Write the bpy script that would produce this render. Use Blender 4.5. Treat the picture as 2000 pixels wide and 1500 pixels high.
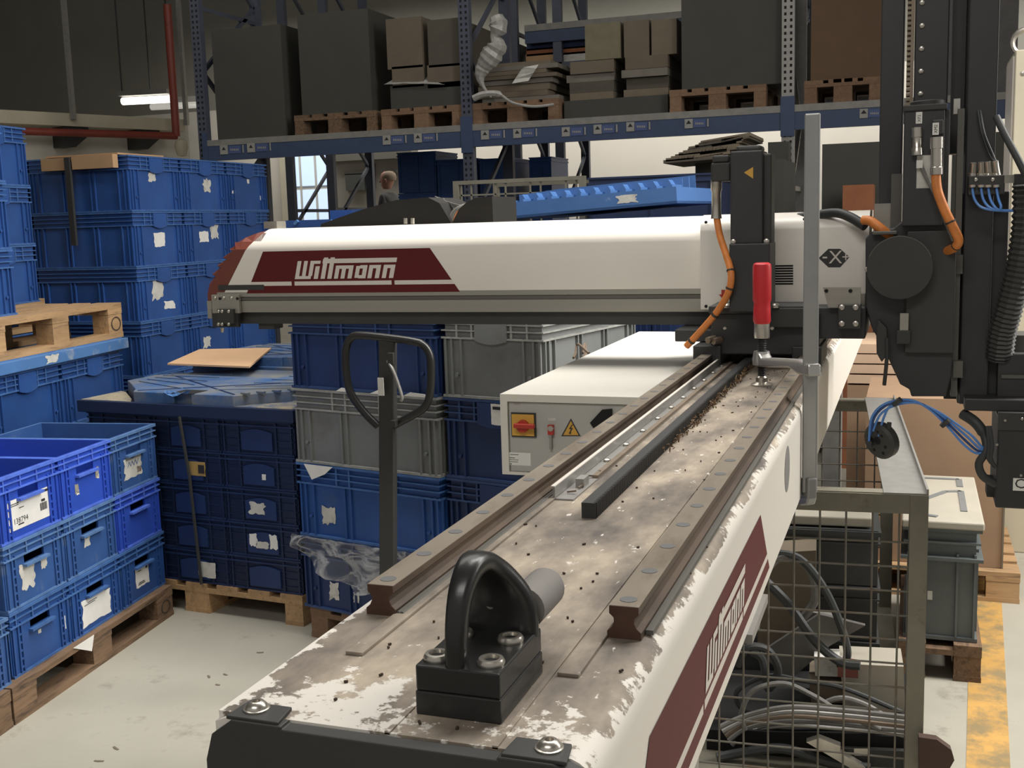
import bpy, math, random
from mathutils import Vector, Matrix
random.seed(11)
scene = bpy.context.scene
for o in list(bpy.data.objects): bpy.data.objects.remove(o)
C = scene.collection

# ------------------------------------------------------------------ camera
FPX, HC = 2200.0, 1.80
def _n(v): return Vector(v).normalized()
_yc = Vector((785, -343, FPX)); _zc = _n(_yc.cross(Vector((1, -0.030, 0))))
if _zc.y > 0: _zc = -_zc
_yc = _n(_yc); _xc = _yc.cross(_zc)
RW = Matrix((_xc, _yc, _zc))                       # world = RW @ (right, down, forward)
cam = bpy.data.cameras.new('camera'); camo = bpy.data.objects.new('camera', cam); C.objects.link(camo)
cam.sensor_width = 36.0; cam.lens = FPX / 2000 * 36.0; cam.clip_start = 0.02; cam.clip_end = 200
_r, _u, _b = RW @ Vector((1, 0, 0)), RW @ Vector((0, -1, 0)), RW @ Vector((0, 0, -1))
camo.matrix_world = Matrix(((_r.x, _u.x, _b.x, 0), (_r.y, _u.y, _b.y, 0), (_r.z, _u.z, _b.z, HC), (0, 0, 0, 1)))
scene.camera = camo
def ray(px, py): return RW @ Vector((px - 1000, py - 750, FPX))
def at(px, py, Y):                                 # point of the photograph at world depth Y
    r = ray(px, py); t = Y / r.y; return Vector((0, 0, HC)) + r * t
def atz(px, py, z):                                # ... on a horizontal plane
    r = ray(px, py); t = (z - HC) / r.z; return Vector((0, 0, HC)) + r * t

# ------------------------------------------------------------------ light
scene.view_settings.view_transform = 'Standard'; scene.view_settings.look = 'None'
scene.view_settings.gamma = 1.0; scene.view_settings.exposure = 0.28
scene.view_settings.use_curve_mapping = False
w = bpy.data.worlds.new('hall_daylight'); scene.world = w; w.use_nodes = True
bg = w.node_tree.nodes['Background']; bg.inputs[0].default_value = (1.0, 0.97, 0.92, 1); bg.inputs[1].default_value = 0.27
def area(name, loc, target, sx, sy, power, col=(1, .97, .925), spread=150):
    l = bpy.data.lights.new(name, 'AREA'); l.shape = 'RECTANGLE'; l.size = sx; l.size_y = sy; l.energy = power
    l.color = col; l.spread = math.radians(spread)
    o = bpy.data.objects.new(name, l); C.objects.link(o); o.location = loc
    o.rotation_euler = (Vector(target) - Vector(loc)).to_track_quat('-Z', 'Y').to_euler(); return o
area('roof_light_near', (0.5, 3.6, 5.2), (-0.7, 3.1, 0.9), 0.9, 4.5, 110, spread=120)
area('roof_light_side', (3.6, 4.6, 4.6), (-2.5, 4.8, 0.6), 1.2, 5.0, 150, spread=110)
area('roof_light_left', (-2.4, 4.4, 5.6), (-2.7, 3.9, 0.0), 1.0, 4.0, 48, spread=110)
area('fill_light_behind', (-0.6, -2.2, 5.4), (-1.2, 3.5, 1.0), 3.0, 0.8, 42, spread=130)  # added fill from behind the camera, brightens cabinet and other front faces
area('fill_light_rack', (-4.5, 7.4, 6.6), (-4.5, 9.5, 2.5), 9.0, 0.8, 66, spread=175)  # added fill that lifts the dark rack goods and cladding
area('roof_light_back', (-5.5, 14.4, 4.4), (-5.5, 15.9, 1.5), 9.0, 0.6, 120, spread=170)
area('roof_light_back_right', (1.0, 14.4, 4.4), (0.6, 15.9, 1.5), 7.0, 0.6, 100, spread=170)

# ------------------------------------------------------------------ materials
def lin(c):
    c /= 255.0
    return c / 12.92 if c <= 0.04045 else ((c + 0.055) / 1.055) ** 2.4
def rgb(r, g, b): return (lin(r), lin(g), lin(b), 1)
MATS = {}
def nd(nt, t, **k):
    n = nt.nodes.new(t)
    for a, v in k.items(): setattr(n, a, v)
    return n
def mat(name, col, rough=.55, metal=0.0, var=.12, scale=9.0, col2=None, thr=.58, soft=.08, scale2=6.0, bump=0.0, rnd=.0, alpha=1.0, emit=None, estr=0.0, stretch=None, spec=.5, trans=0.0, coat=0.0):
    if name in MATS: return MATS[name]
    m = bpy.data.materials.new(name); m.use_nodes = True; nt = m.node_tree; L = nt.links
    b = nt.nodes['Principled BSDF']; b.inputs['Roughness'].default_value = rough; b.inputs['Metallic'].default_value = metal
    b.inputs['Specular IOR Level'].default_value = spec
    if coat: b.inputs['Coat Weight'].default_value = coat
    tc = nd(nt, 'ShaderNodeTexCoord'); src = tc.outputs['Object']
    if stretch:
        mp = nd(nt, 'ShaderNodeMapping'); mp.inputs['Scale'].default_value = stretch; L.new(src, mp.inputs[0]); src = mp.outputs[0]
    no = nd(nt, 'ShaderNodeTexNoise'); no.inputs['Scale'].default_value = scale; no.inputs['Detail'].default_value = 5; no.inputs['Roughness'].default_value = .62
    L.new(src, no.inputs['Vector'])
    r = nd(nt, 'ShaderNodeValToRGB'); r.color_ramp.elements[0].position = .3; r.color_ramp.elements[1].position = .7
    r.color_ramp.elements[0].color = tuple(x * (1 - var) for x in col[:3]) + (1,)
    r.color_ramp.elements[1].color = tuple(min(1, x * (1 + var)) for x in col[:3]) + (1,)
    L.new(no.outputs['Fac'], r.inputs[0]); out = r.outputs[0]
    if col2:
        n2 = nd(nt, 'ShaderNodeTexNoise'); n2.inputs['Scale'].default_value = scale2; n2.inputs['Detail'].default_value = 8; n2.inputs['Roughness'].default_value = .7
        L.new(src, n2.inputs['Vector'])
        mr = nd(nt, 'ShaderNodeMapRange'); mr.inputs[1].default_value = thr - soft; mr.inputs[2].default_value = thr + soft
        L.new(n2.outputs['Fac'], mr.inputs[0])
        mx = nd(nt, 'ShaderNodeMix', data_type='RGBA'); L.new(mr.outputs[0], mx.inputs[0]); L.new(out, mx.inputs[6]); mx.inputs[7].default_value = col2; out = mx.outputs[2]
    if rnd:
        oi = nd(nt, 'ShaderNodeObjectInfo'); hs = nd(nt, 'ShaderNodeHueSaturation'); mr = nd(nt, 'ShaderNodeMapRange')
        mr.inputs[3].default_value = 1 - rnd; mr.inputs[4].default_value = 1 + rnd
        L.new(oi.outputs['Random'], mr.inputs[0]); L.new(mr.outputs[0], hs.inputs['Value']); L.new(out, hs.inputs['Color']); out = hs.outputs[0]
    L.new(out, b.inputs['Base Color'])
    if bump:
        bp = nd(nt, 'ShaderNodeBump'); bp.inputs['Strength'].default_value = bump; bp.inputs['Distance'].default_value = .004
        L.new(no.outputs['Fac'], bp.inputs['Height']); L.new(bp.outputs[0], b.inputs['Normal'])
    if alpha < 1: b.inputs['Alpha'].default_value = alpha
    if trans: b.inputs['Transmission Weight'].default_value = trans
    if emit: b.inputs['Emission Color'].default_value = emit; b.inputs['Emission Strength'].default_value = estr
    MATS[name] = m; return m
BLUE_A = mat('crate_plastic_bright_blue', rgb(46, 78, 178), .42, var=.10, scale=4, rnd=.05)
BLUE_A2 = mat('crate_plastic_worn_blue', rgb(50, 84, 140), .5, var=.12, scale=6, col2=rgb(92, 110, 140), thr=.66, rnd=.06)
BLUE = mat('crate_plastic_blue', rgb(40, 76, 136), .45, var=.14, scale=5, col2=rgb(70, 94, 134), thr=.68, rnd=.10)
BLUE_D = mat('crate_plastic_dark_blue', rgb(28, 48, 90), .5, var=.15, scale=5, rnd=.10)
BLUE_DD = mat('crate_plastic_shaded_navy', rgb(22, 36, 66), .5, var=.15, scale=5, rnd=.10)  # dark blue with the low stack's shade put into the colour
SHELLM = mat('matt_black_shell', rgb(40, 39, 37), .8, var=.08, spec=.2)
RIMS = {}
def rim_mat(m):                                    # rims and handles are scuffed paler than the crate walls
    if m.name not in RIMS:
        base = {'crate_plastic_bright_blue': (78, 108, 200), 'crate_plastic_worn_blue': (84, 116, 160), 'crate_plastic_blue': (62, 98, 152), 'crate_plastic_dark_blue': (44, 66, 108), 'crate_plastic_shaded_navy': (26, 44, 80), 'crate_plastic_grey': (146, 146, 142)}.get(m.name, (90, 110, 140))
        RIMS[m.name] = mat('scuffed_' + m.name, rgb(*base), .5, var=.22, scale=22, rnd=.05)
    return RIMS[m.name]
BLUE_L = mat('lid_plastic_light_blue', rgb(74, 116, 168), .5, var=.10, scale=6, col2=rgb(148, 158, 168), thr=.63, scale2=9)
LID_D = mat('lid_plastic_dusty_blue', rgb(58, 94, 142), .55, var=.16, scale=5, col2=rgb(124, 124, 118), thr=.53, soft=.13, scale2=4)
DUST = mat('dusty_lid_corner', rgb(150, 140, 118), .8, var=.2, scale=14, col2=rgb(70, 92, 125), thr=.56)
GREY = mat('crate_plastic_grey', rgb(116, 118, 117), .5, var=.08, scale=6, col2=rgb(108, 108, 104), thr=.62, rnd=.03)
GREY_D = mat('crate_plastic_dark_grey', rgb(92, 98, 98), .5, var=.12, scale=7)
GREY_L = mat('lid_plastic_pale_grey', rgb(168, 162, 148), .55, var=.06, scale=7)
PAPER = mat('white_paper', rgb(222, 220, 214), .8, var=.05, scale=20)
PAPER_D = mat('torn_paper', rgb(196, 194, 186), .85, var=.12, scale=18, col2=rgb(150, 146, 138), thr=.62, scale2=20)
INK = mat('black_ink', rgb(40, 40, 42), .8, var=.05)
WOOD = mat('pallet_wood', rgb(168, 136, 98), .8, var=.18, scale=4, stretch=(1, 9, 9), bump=.25, rnd=.14, col2=rgb(118, 94, 70), thr=.62)
WOOD_D = mat('old_pallet_wood', rgb(116, 92, 70), .85, var=.2, scale=4, stretch=(1, 9, 9), bump=.3, rnd=.14, col2=rgb(72, 58, 46), thr=.58)
WOOD_R = mat('reddish_pallet_wood', rgb(122, 96, 74), .85, var=.16, scale=5, stretch=(1, 9, 9), rnd=.12)
CARD = mat('cardboard', rgb(178, 144, 108), .85, var=.08, scale=5, rnd=.08)
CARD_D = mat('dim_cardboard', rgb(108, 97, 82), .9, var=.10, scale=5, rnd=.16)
CARD_B = mat('brown_carton', rgb(152, 124, 98), .88, var=.08, scale=4)
WHITE = mat('white_machine_paint', rgb(222, 216, 206), .38, var=.03, scale=3, col2=rgb(196, 188, 176), thr=.72, scale2=5)
CABW = mat('cabinet_paint', rgb(214, 210, 200), .45, var=.03, scale=4, col2=rgb(180, 172, 160), thr=.72, scale2=8)
CABG = mat('cabinet_front_grey', rgb(172, 170, 164), .5, var=.04, scale=5)
MAROON = mat('maroon_decal', rgb(92, 30, 33), .55, var=.05, spec=.2)
MAROON_C = mat('maroon_end_cap', rgb(112, 56, 44), .38, var=.08, scale=8)
DECALW = mat('decal_white', rgb(214, 206, 196), .45, var=.03)
BLACK = mat('black_coated_steel', rgb(48, 48, 48), .48, var=.12, scale=14)
BLACK_P = mat('black_plastic', rgb(52, 52, 50), .55, var=.10, scale=10)
BLACK_G = mat('gloss_black_paint', rgb(36, 36, 35), .3, var=.10, scale=16, bump=.15)
STEEL = mat('worn_rail_steel', rgb(146, 136, 122), .42, metal=.55, var=.14, scale=18, col2=rgb(112, 98, 84), thr=.58, scale2=14, stretch=(1, .25, 1))
STEELCAP = mat('rail_hole_cap', rgb(104, 104, 104), .5, metal=.3, var=.06, scale=40)
RUST = mat('rusty_rail_end', rgb(78, 54, 42), .7, metal=.2, var=.25, scale=30)
STRIPM = mat('flat_steel_strip', rgb(132, 118, 102), .5, metal=.45, var=.15, scale=20)
ALU = mat('brushed_aluminium', rgb(160, 156, 146), .4, metal=.55, var=.05, scale=10, stretch=(.1, 6, 6))
ALUD = mat('aluminium_groove', rgb(96, 94, 88), .55, metal=.3, var=.05)
CHROME = mat('bright_bolt_steel', rgb(196, 190, 180), .28, metal=.85, var=.06, scale=30)
ZINC = mat('galvanised_steel', rgb(150, 148, 144), .45, metal=.45, var=.10, scale=22)
CLAMPS = mat('clamp_bar_steel', rgb(158, 158, 156), .35, metal=.6, var=.06, scale=14)
CLAMPC = mat('clamp_cast_steel', rgb(190, 188, 184), .3, metal=.75, var=.05, scale=14)
REDH = mat('red_clamp_handle', rgb(196, 40, 46), .4, var=.08, scale=12, col2=rgb(120, 50, 40), thr=.72, scale2=16)
ORANGE = mat('orange_cable_sheath', rgb(212, 128, 62), .5, var=.16, scale=30)
BCABLE = mat('blue_air_hose', rgb(84, 134, 204), .4, var=.08)
CABLE = mat('grey_cable', rgb(112, 110, 106), .55, var=.15, scale=25)
CABLE_D = mat('dark_cable', rgb(52, 54, 54), .55, var=.12)
BROWNC = mat('brown_grimy_cable', rgb(112, 96, 80), .6, var=.15, scale=20)
YELLOW = mat('warning_yellow', rgb(206, 158, 66), .5, var=.05)
REDK = mat('red_plastic', rgb(176, 52, 40), .4, var=.06)
MESH = mat('mesh_box_paint', rgb(122, 118, 104), .55, metal=.1, var=.10, scale=14, col2=rgb(98, 84, 66), thr=.66, scale2=18)
MESHW = mat('mesh_wire', rgb(108, 104, 94), .6, metal=.0, var=.15, scale=30, col2=rgb(112, 88, 68), thr=.6, scale2=12)
RACKB = mat('rack_blue_paint', rgb(58, 72, 100), .5, var=.10, scale=8)
RACKD = mat('rack_dark_upright', rgb(80, 84, 98), .5, metal=.2, var=.12, scale=10)
BEAMZ = mat('rack_galvanised_edge', rgb(138, 136, 130), .55, metal=.2, var=.14, scale=14)
FILM_T = mat('milky_stretch_film', rgb(176, 174, 168), .3, var=.2, scale=20, alpha=.75, bump=.8)
SKIN = mat('skin', rgb(176, 128, 108), .6, var=.06)
HAIR = mat('light_hair', rgb(150, 132, 112), .8, var=.1)
SHIRT = mat('dark_grey_shirt', rgb(66, 66, 66), .8, var=.08)
TROUSER = mat('dark_trousers', rgb(44, 46, 54), .8, var=.08)
RUBBER = mat('grey_rubber', rgb(120, 116, 112), .7, var=.08, scale=20)
BEIGE = mat('beige_painted_steel', rgb(190, 182, 160), .55, var=.05, scale=5)
PIPER = mat('red_pipe_paint', rgb(132, 58, 46), .5, var=.10)
DARKW = mat('dark_hall_cladding', rgb(132, 130, 120), .8, var=.06, scale=1.2)
WALLW = mat('white_wall_plaster', rgb(206, 200, 188), .85, var=.03, scale=1.5)
WALLG = mat('office_wall', rgb(176, 170, 158), .85, var=.03, scale=1.5)
PIXD = mat('dark_window_pane', rgb(96, 98, 94), .3, var=.05)
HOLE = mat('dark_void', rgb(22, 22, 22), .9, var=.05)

def film_mat():
    m = bpy.data.materials.new('clear_plastic_film'); m.use_nodes = True; nt = m.node_tree; L = nt.links; b = nt.nodes['Principled BSDF']
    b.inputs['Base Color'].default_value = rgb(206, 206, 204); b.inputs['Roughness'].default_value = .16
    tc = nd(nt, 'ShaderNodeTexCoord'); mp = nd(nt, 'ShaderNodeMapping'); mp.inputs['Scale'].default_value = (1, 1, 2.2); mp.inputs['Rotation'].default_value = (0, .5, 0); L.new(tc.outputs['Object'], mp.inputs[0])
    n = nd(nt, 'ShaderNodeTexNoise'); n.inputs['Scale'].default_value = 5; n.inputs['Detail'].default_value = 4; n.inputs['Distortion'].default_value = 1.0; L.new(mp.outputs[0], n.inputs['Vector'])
    r = nd(nt, 'ShaderNodeValToRGB'); e = r.color_ramp.elements; e[0].position = .46; e[0].color = (.10, .10, .10, 1); e[1].position = .62; e[1].color = (.10, .10, .10, 1); q = e.new(.54); q.color = (.55, .55, .55, 1)  # milky ridges in the alpha draw the film's white highlight streaks
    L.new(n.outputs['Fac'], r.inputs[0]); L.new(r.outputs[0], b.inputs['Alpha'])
    bp = nd(nt, 'ShaderNodeBump'); bp.inputs['Strength'].default_value = .8; bp.inputs['Distance'].default_value = .02; L.new(n.outputs['Fac'], bp.inputs['Height']); L.new(bp.outputs[0], b.inputs['Normal']); return m
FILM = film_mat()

# ------------------------------------------------------------------ mesh helpers
WM = {}                                            # world matrices of roots and parts
class MB:
    def __init__(s): s.v = []; s.f = []; s.M = None
    def pt(s, p):
        p = Vector(p)
        if s.M is not None: p = s.M @ p
        s.v.append(p); return len(s.v) - 1
    def poly(s, pts): s.f.append([s.pt(p) for p in pts]); return s
    def box(s, x0, x1, y0, y1, z0, z1):
        i = [s.pt(p) for p in ((x0, y0, z0), (x1, y0, z0), (x1, y1, z0), (x0, y1, z0), (x0, y0, z1), (x1, y0, z1), (x1, y1, z1), (x0, y1, z1))]
        for q in ((3, 2, 1, 0), (4, 5, 6, 7), (0, 1, 5, 4), (1, 2, 6, 5), (2, 3, 7, 6), (3, 0, 4, 7)): s.f.append([i[k] for k in q])
        return s
    def bar(s, a, b, w, h, up=(0, 0, 1)):          # rectangular bar from a to b
        a, b = Vector(a), Vector(b); d = (b - a).normalized(); u = Vector(up)
        if abs(d.dot(u)) > .98: u = Vector((0, 1, 0))
        x = d.cross(u).normalized(); u = x.cross(d)
        k = [a + x * (sx * w / 2) + u * (sz * h / 2) for sx, sz in ((-1, -1), (1, -1), (1, 1), (-1, 1))]
        k += [p + (b - a) for p in k]; i = [s.pt(p) for p in k]
        for q in ((0, 1, 2, 3), (7, 6, 5, 4), (0, 4, 5, 1), (1, 5, 6, 2), (2, 6, 7, 3), (3, 7, 4, 0)): s.f.append([i[k] for k in q])
        return s
    def cyl(s, a, b, r, r1=None, n=12):
        return s.tube([a, b], [r, r if r1 is None else r1], n)
    def tube(s, pts, r, n=8, caps=True):
        pts = [Vector(p) for p in pts]; m = len(pts)
        if not isinstance(r, (list, tuple)): r = [r] * m
        d0 = (pts[1] - pts[0]).normalized(); u = Vector((0, 0, 1)) if abs(d0.z) < .9 else Vector((0, 1, 0))
        x = d0.cross(u).normalized(); rings = []
        for k in range(m):
            d = (pts[min(k + 1, m - 1)] - pts[max(k - 1, 0)]).normalized()
            x = (x - d * x.dot(d)).normalized(); y = d.cross(x)
            rings.append([s.pt(pts[k] + (x * math.cos(t) + y * math.sin(t)) * r[k]) for t in (2 * math.pi * j / n for j in range(n))])
        for k in range(m - 1):
            for j in range(n): s.f.append([rings[k][j], rings[k][(j + 1) % n], rings[k + 1][(j + 1) % n], rings[k + 1][j]])
        if caps: s.f.append(rings[0][::-1]); s.f.append(rings[-1][:])
        return s
    def prism(s, poly, fn, a0, a1):                # poly of (u,v); fn(u,v,a) -> xyz
        n = len(poly); A = [s.pt(fn(u, v, a0)) for u, v in poly]; B = [s.pt(fn(u, v, a1)) for u, v in poly]
        s.f.append(A[::-1]); s.f.append(B)
        for j in range(n): s.f.append([A[j], A[(j + 1) % n], B[(j + 1) % n], B[j]])
        return s
    def loft(s, rings, closed=True, caps=True):
        R = [[s.pt(p) for p in r] for r in rings]; n = len(R[0])
        for k in range(len(R) - 1):
            for j in range(n if closed else n - 1): s.f.append([R[k][j], R[k][(j + 1) % n], R[k + 1][(j + 1) % n], R[k + 1][j]])
        if caps: s.f.append(R[0][::-1]); s.f.append(R[-1][:])
        return s
    def lathe(s, prof, c, n=16, axis='z'):         # prof: (r, h)
        c = Vector(c); rings = []
        for r, h in prof:
            rr = []
            for j in range(n):
                t = 2 * math.pi * j / n; a, b = r * math.cos(t), r * math.sin(t)
                rr.append(c + (Vector((a, b, h)) if axis == 'z' else Vector((a, h, -b)) if axis == 'y' else Vector((h, a, b))))
            rings.append(rr)
        return s.loft(rings)
    def build(s, name, m, parent=None, smooth=False, bevel=0.0, local=False):
        me = bpy.data.meshes.new(name); v = s.v
        if parent is not None and not local:
            inv = WM[parent.name].inverted(); v = [inv @ p for p in v]
        me.from_pydata([tuple(p) for p in v], [], s.f); me.validate(); me.update()
        if m: me.materials.append(m)
        if smooth:
            for p in me.polygons: p.use_smooth = True
        import bmesh
        b = bmesh.new(); b.from_mesh(me); bmesh.ops.recalc_face_normals(b, faces=b.faces); b.to_mesh(me); b.free()
        o = bpy.data.objects.new(name, me); C.objects.link(o)
        if parent is not None: o.parent = parent; WM[o.name] = WM[parent.name]
        else: WM[o.name] = Matrix.Identity(4)
        if bevel:
            md = o.modifiers.new('edge', 'BEVEL'); md.width = bevel; md.segments = 2; md.limit_method = 'ANGLE'; md.angle_limit = math.radians(40)
        if smooth:
            me.set_sharp_from_angle(angle=math.radians(42))
        return o
def tag(o, label=None, cat=None, group=None, kind=None):
    if label: o['label'] = label
    if cat: o['category'] = cat
    if group: o['group'] = group
    if kind: o['kind'] = kind
    return o
def thing(name, label, cat, loc=(0, 0, 0), rz=0.0, group=None):
    o = bpy.data.objects.new(name, None); C.objects.link(o); o.empty_display_size = .05
    o.location = loc; o.rotation_euler = (0, 0, rz); WM[o.name] = Matrix.Translation(Vector(loc)) @ Matrix.Rotation(rz, 4, 'Z')
    return tag(o, label, cat, group)
def dup(root, loc, rz, label, group=None):
    r = root.copy(); C.objects.link(r); r.location = loc; r.rotation_euler = (0, 0, rz)
    WM[r.name] = Matrix.Translation(Vector(loc)) @ Matrix.Rotation(rz, 4, 'Z')
    r['label'] = label
    if group: r['group'] = group
    elif 'group' in r: del r['group']
    for ch in list(root.children):
        c = ch.copy(); C.objects.link(c); c.parent = r; WM[c.name] = WM[r.name]
        for g in list(ch.children):
            d = g.copy(); C.objects.link(d); d.parent = c; WM[d.name] = WM[r.name]
    return r
def arc(c, r, a0, a1, n, fn=None):
    return [(c[0] + r * math.cos(math.radians(a0 + (a1 - a0) * k / n)), c[1] + r * math.sin(math.radians(a0 + (a1 - a0) * k / n))) for k in range(n + 1)]
def spline(P, n=8):                                # Catmull-Rom through points
    P = [Vector(p) for p in P]; Q = [P[0]] + P + [P[-1]]; out = []
    for i in range(1, len(Q) - 2):
        a, b, c, d = Q[i - 1:i + 3]
        for k in range(n):
            t = k / n; out.append(.5 * ((2 * b) + (c - a) * t + (2 * a - 5 * b + 4 * c - d) * t * t + (3 * b - a - 3 * c + d) * t ** 3))
    out.append(P[-1]); return out
def pbox(mb, x0, y0, x1, y1, Y, dy):               # box whose front face (at depth Y) spans the given part of the picture
    a, b = at(x0, y0, Y), at(x1, y1, Y)
    return mb.box(min(a.x, b.x), max(a.x, b.x), Y, Y + dy, min(a.z, b.z), max(a.z, b.z))
def screw(name, m, parent, c, r, axis='y', h=.004, n=12):
    mb = MB(); c = Vector(c)
    ax = {'x': Vector((1, 0, 0)), 'y': Vector((0, -1, 0)), 'z': Vector((0, 0, 1))}[axis]
    mb.tube([c, c + ax * h * .7, c + ax * h], [r, r, r * .7], n)
    mb.tube([c + ax * h, c + ax * (h + .0003)], [r * .38, r * .38], 6)
    return mb.build(name, m, parent, smooth=True)
_FC = {}
def text(s, size, m, parent, fn, name='lettering', thick=0.0):   # flat printed text; fn(x, y) -> world
    key = s
    if key not in _FC:
        cu = bpy.data.curves.new('t', 'FONT'); cu.body = s; cu.size = 1.0; cu.resolution_u = 2
        ob = bpy.data.objects.new('t', cu); C.objects.link(ob)
        me = bpy.data.meshes.new_from_object(ob.evaluated_get(bpy.context.evaluated_depsgraph_get()))
        _FC[key] = ([tuple(v.co) for v in me.vertices], [tuple(p.vertices) for p in me.polygons])
        bpy.data.objects.remove(ob); bpy.data.meshes.remove(me); bpy.data.curves.remove(cu)
    v, f = _FC[key]; mb = MB(); mb.v = [Vector(fn(x * size, y * size)) for x, y, z in v]; mb.f = [list(q) for q in f]
    return mb.build(name, m, parent)
def torn(mb, fn, w, h, seed, jag=.18, n=18):       # ragged sheet outline, fn(u, v) -> world
    r = random.Random(seed); pts = []; jag = min(jag, .30); n = max(n, 44); kn = 21
    ctl = [r.random() for _ in range(kn)]
    for k in range(n):
        t = 4 * k / n; s, q = int(t), t - int(t)
        u, v = ((-1 + 2 * q, -1), (1, -1 + 2 * q), (1 - 2 * q, 1), (-1, 1 - 2 * q))[s]
        c = k / n * kn; i = int(c); f = c - i; lo = ctl[i % kn] * (1 - f) + ctl[(i + 1) % kn] * f
        j = 1 - lo * jag * 1.35 - r.random() * jag * .30
        pts.append(fn(u * w / 2 * j, v * h / 2 * j))
    mb.poly(pts)

# ================================================================== the setting
def struct(name, mb, m, parent=None):
    o = mb.build(name, m, parent)
    if parent is None: o['kind'] = 'structure'
    return o
FLOORM = mat('pale_concrete_floor', rgb(164, 160, 147), .55, var=.08, scale=1.6, col2=rgb(134, 130, 118), thr=.62, soft=.06, scale2=3.2, spec=.35)
floor = struct('floor', MB().box(-16, 9, -5, 17.2, -.1, 0), FLOORM)
YLINE = mat('worn_yellow_floor_paint', rgb(192, 150, 84), .6, var=.14, scale=4, col2=rgb(140, 122, 88), thr=.52, scale2=7)
mb = MB(); a, b, c, d = atz(1887, 1496, 0), atz(1972, 1496, 0), atz(1962, 1232, 0), atz(1893, 1232, 0)
dr = (d - a); mb.prism([(a.x - dr.x * .8, a.y - dr.y * .8), (b.x - dr.x * .8, b.y - dr.y * .8), (c.x + dr.x * 2, c.y + dr.y * 2), (d.x + dr.x * 2, d.y + dr.y * 2)], lambda u, v, q: (u, v, q), .0, .0015)
mb.build('floor_line', YLINE, floor)
DEB = mat('floor_debris', rgb(108, 98, 84), .8, var=.2, scale=40)
for px, py, s, lb in ((226, 1462, .035, 'pale chip on the floor nearest the bottom left'), (193, 1487, .035, 'thin chip on the floor at the bottom picture edge'), (408, 1322, .03, 'dark chip in the group of floor scraps left of the beam'), (440, 1318, .025, 'flat chip right beside the beam edge among the floor scraps'), (425, 1338, .022, 'smallest chip of the floor scraps left of the beam'), (508, 1275, .03, 'dark chip on the floor just in front of the pale pallet')):
    p = atz(px, py, 0); mb = MB(); mb.M = Matrix.Translation(p) @ Matrix.Rotation(random.random() * 6, 4, 'Z')
    mb.prism([(-s / 2, -.004), (s / 2, -.005), (s / 2, .002), (0, .006), (-s / 2, .003)], lambda u, v, q: (u, v, q), 0, .002)
    tag(mb.build('debris_chip', DEB), lb, 'debris', 'chips scattered on the floor')
wb = struct('wall_back', MB().box(-16, 9, 16, 16.2, 0, 3.7), WALLW)
MB().box(-16, 9, 16, 16.2, 3.7, 7).build('upper_cladding', DARKW, wb)
struct('ceiling', MB().box(-16, 9, -5, 17.2, 7, 7.2), DARKW)
struct('wall_left', MB().box(-16.2, -16, -5, 16.2, 0, 7), DARKW)
# bright window far behind the rack
SKYP = mat('daylit_pane', rgb(150, 176, 220), .2, var=.02, emit=(.62, .74, 1, 1), estr=.75)
p0, p1 = at(556, 306, 15.9), at(652, 428, 15.9)
wf = struct('window_1', MB().box(p0.x - .1, p1.x + .1, 15.9, 16.0, p1.z - .1, p0.z + .12), BEIGE)
for i in range(3):
    xa = p0.x + (p1.x - p0.x) * i / 3 + .03; xb = p0.x + (p1.x - p0.x) * (i + 1) / 3 - .03
    for za, zb in ((p1.z, (p0.z + p1.z) / 2 - .03), ((p0.z + p1.z) / 2 + .03, p0.z)):
        MB().box(xa, xb, 15.87, 15.9, za, zb).build('pane', SKYP, wf)
# beige office partition with a grey pane
p0, p1 = at(655, 316, 14.8), at(790, 470, 14.8)
wo = struct('wall_office', MB().box(p0.x, p1.x, 14.8, 14.95, 0, p0.z), WALLG)
MB().box(p0.x - .05, p1.x + .2, 14.72, 14.95, p0.z, p0.z + .34).build('lintel', DARKW, wo)
def wallpane(x0, y0, x1, y1, m, nm): pbox(MB(), x0, y0, x1, y1, 14.74, .07).build(nm, m, wo)
wallpane(674, 340, 711, 371, PIXD, 'pane'); wallpane(672, 336, 713, 340, ALUD, 'pane_frame'); wallpane(724, 318, 731, 368, ALUD, 'pane_frame'); wallpane(755, 332, 775, 338, ALUD, 'pane_frame')
# long beige beam with a red pipe under it, and the white wall they run along
q0 = at(-60, 226, 10.2)
def same_z(px, py, z):
    r = ray(px, py); t = (z - HC) / r.z; return Vector((0, 0, HC)) + r * t
q1 = same_z(352, 246, q0.z)
dq = (q1 - q0).normalized(); nq = Vector((dq.y, -dq.x, 0))
if nq.y > 0: nq = -nq
hb = (at(0, 218, 10.2) - at(0, 245, 10.2)).z
wl = MB(); g0, g1 = q0 - nq * .35 - dq * 1.5, same_z(392, 246, q0.z) - nq * .35
wl.bar(g0 + Vector((0, 0, -g0.z / 2 + .05)), g1 + Vector((0, 0, -g1.z / 2 + .05)), .12, q0.z + .1)
wv = struct('wall_inner', wl, WALLW)
cr = thing('crane_beam', 'long beige steel beam high on the left above the red pipe', 'beam', (q0.x, q0.y, q0.z - .3))
MB().bar(q0 - dq * 1.2, q1, .22, hb).build('beam', BEIGE, cr)
for px in (127, 275):
    c = q0 + dq * ((q1 - q0).length * (px + 60) / 412); c.z -= hb / 2
    MB().prism([(-.16, 0), (.16, 0), (.16, -.10), (-.02, -.24), (-.16, -.24)], lambda u, v, q: c + dq * u + nq * q + Vector((0, 0, v)), -.4, .06).build('bracket', BLACK_P, cr)
for px in (117, 353):
    c = q0 + dq * ((q1 - q0).length * (px + 60) / 412); MB().bar(c + Vector((0, 0, 0)) + nq * .14, c + Vector((0, 0, 2.4)) + nq * .14, .05, .05).build('hanger_rod', ZINC, cr)
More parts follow.
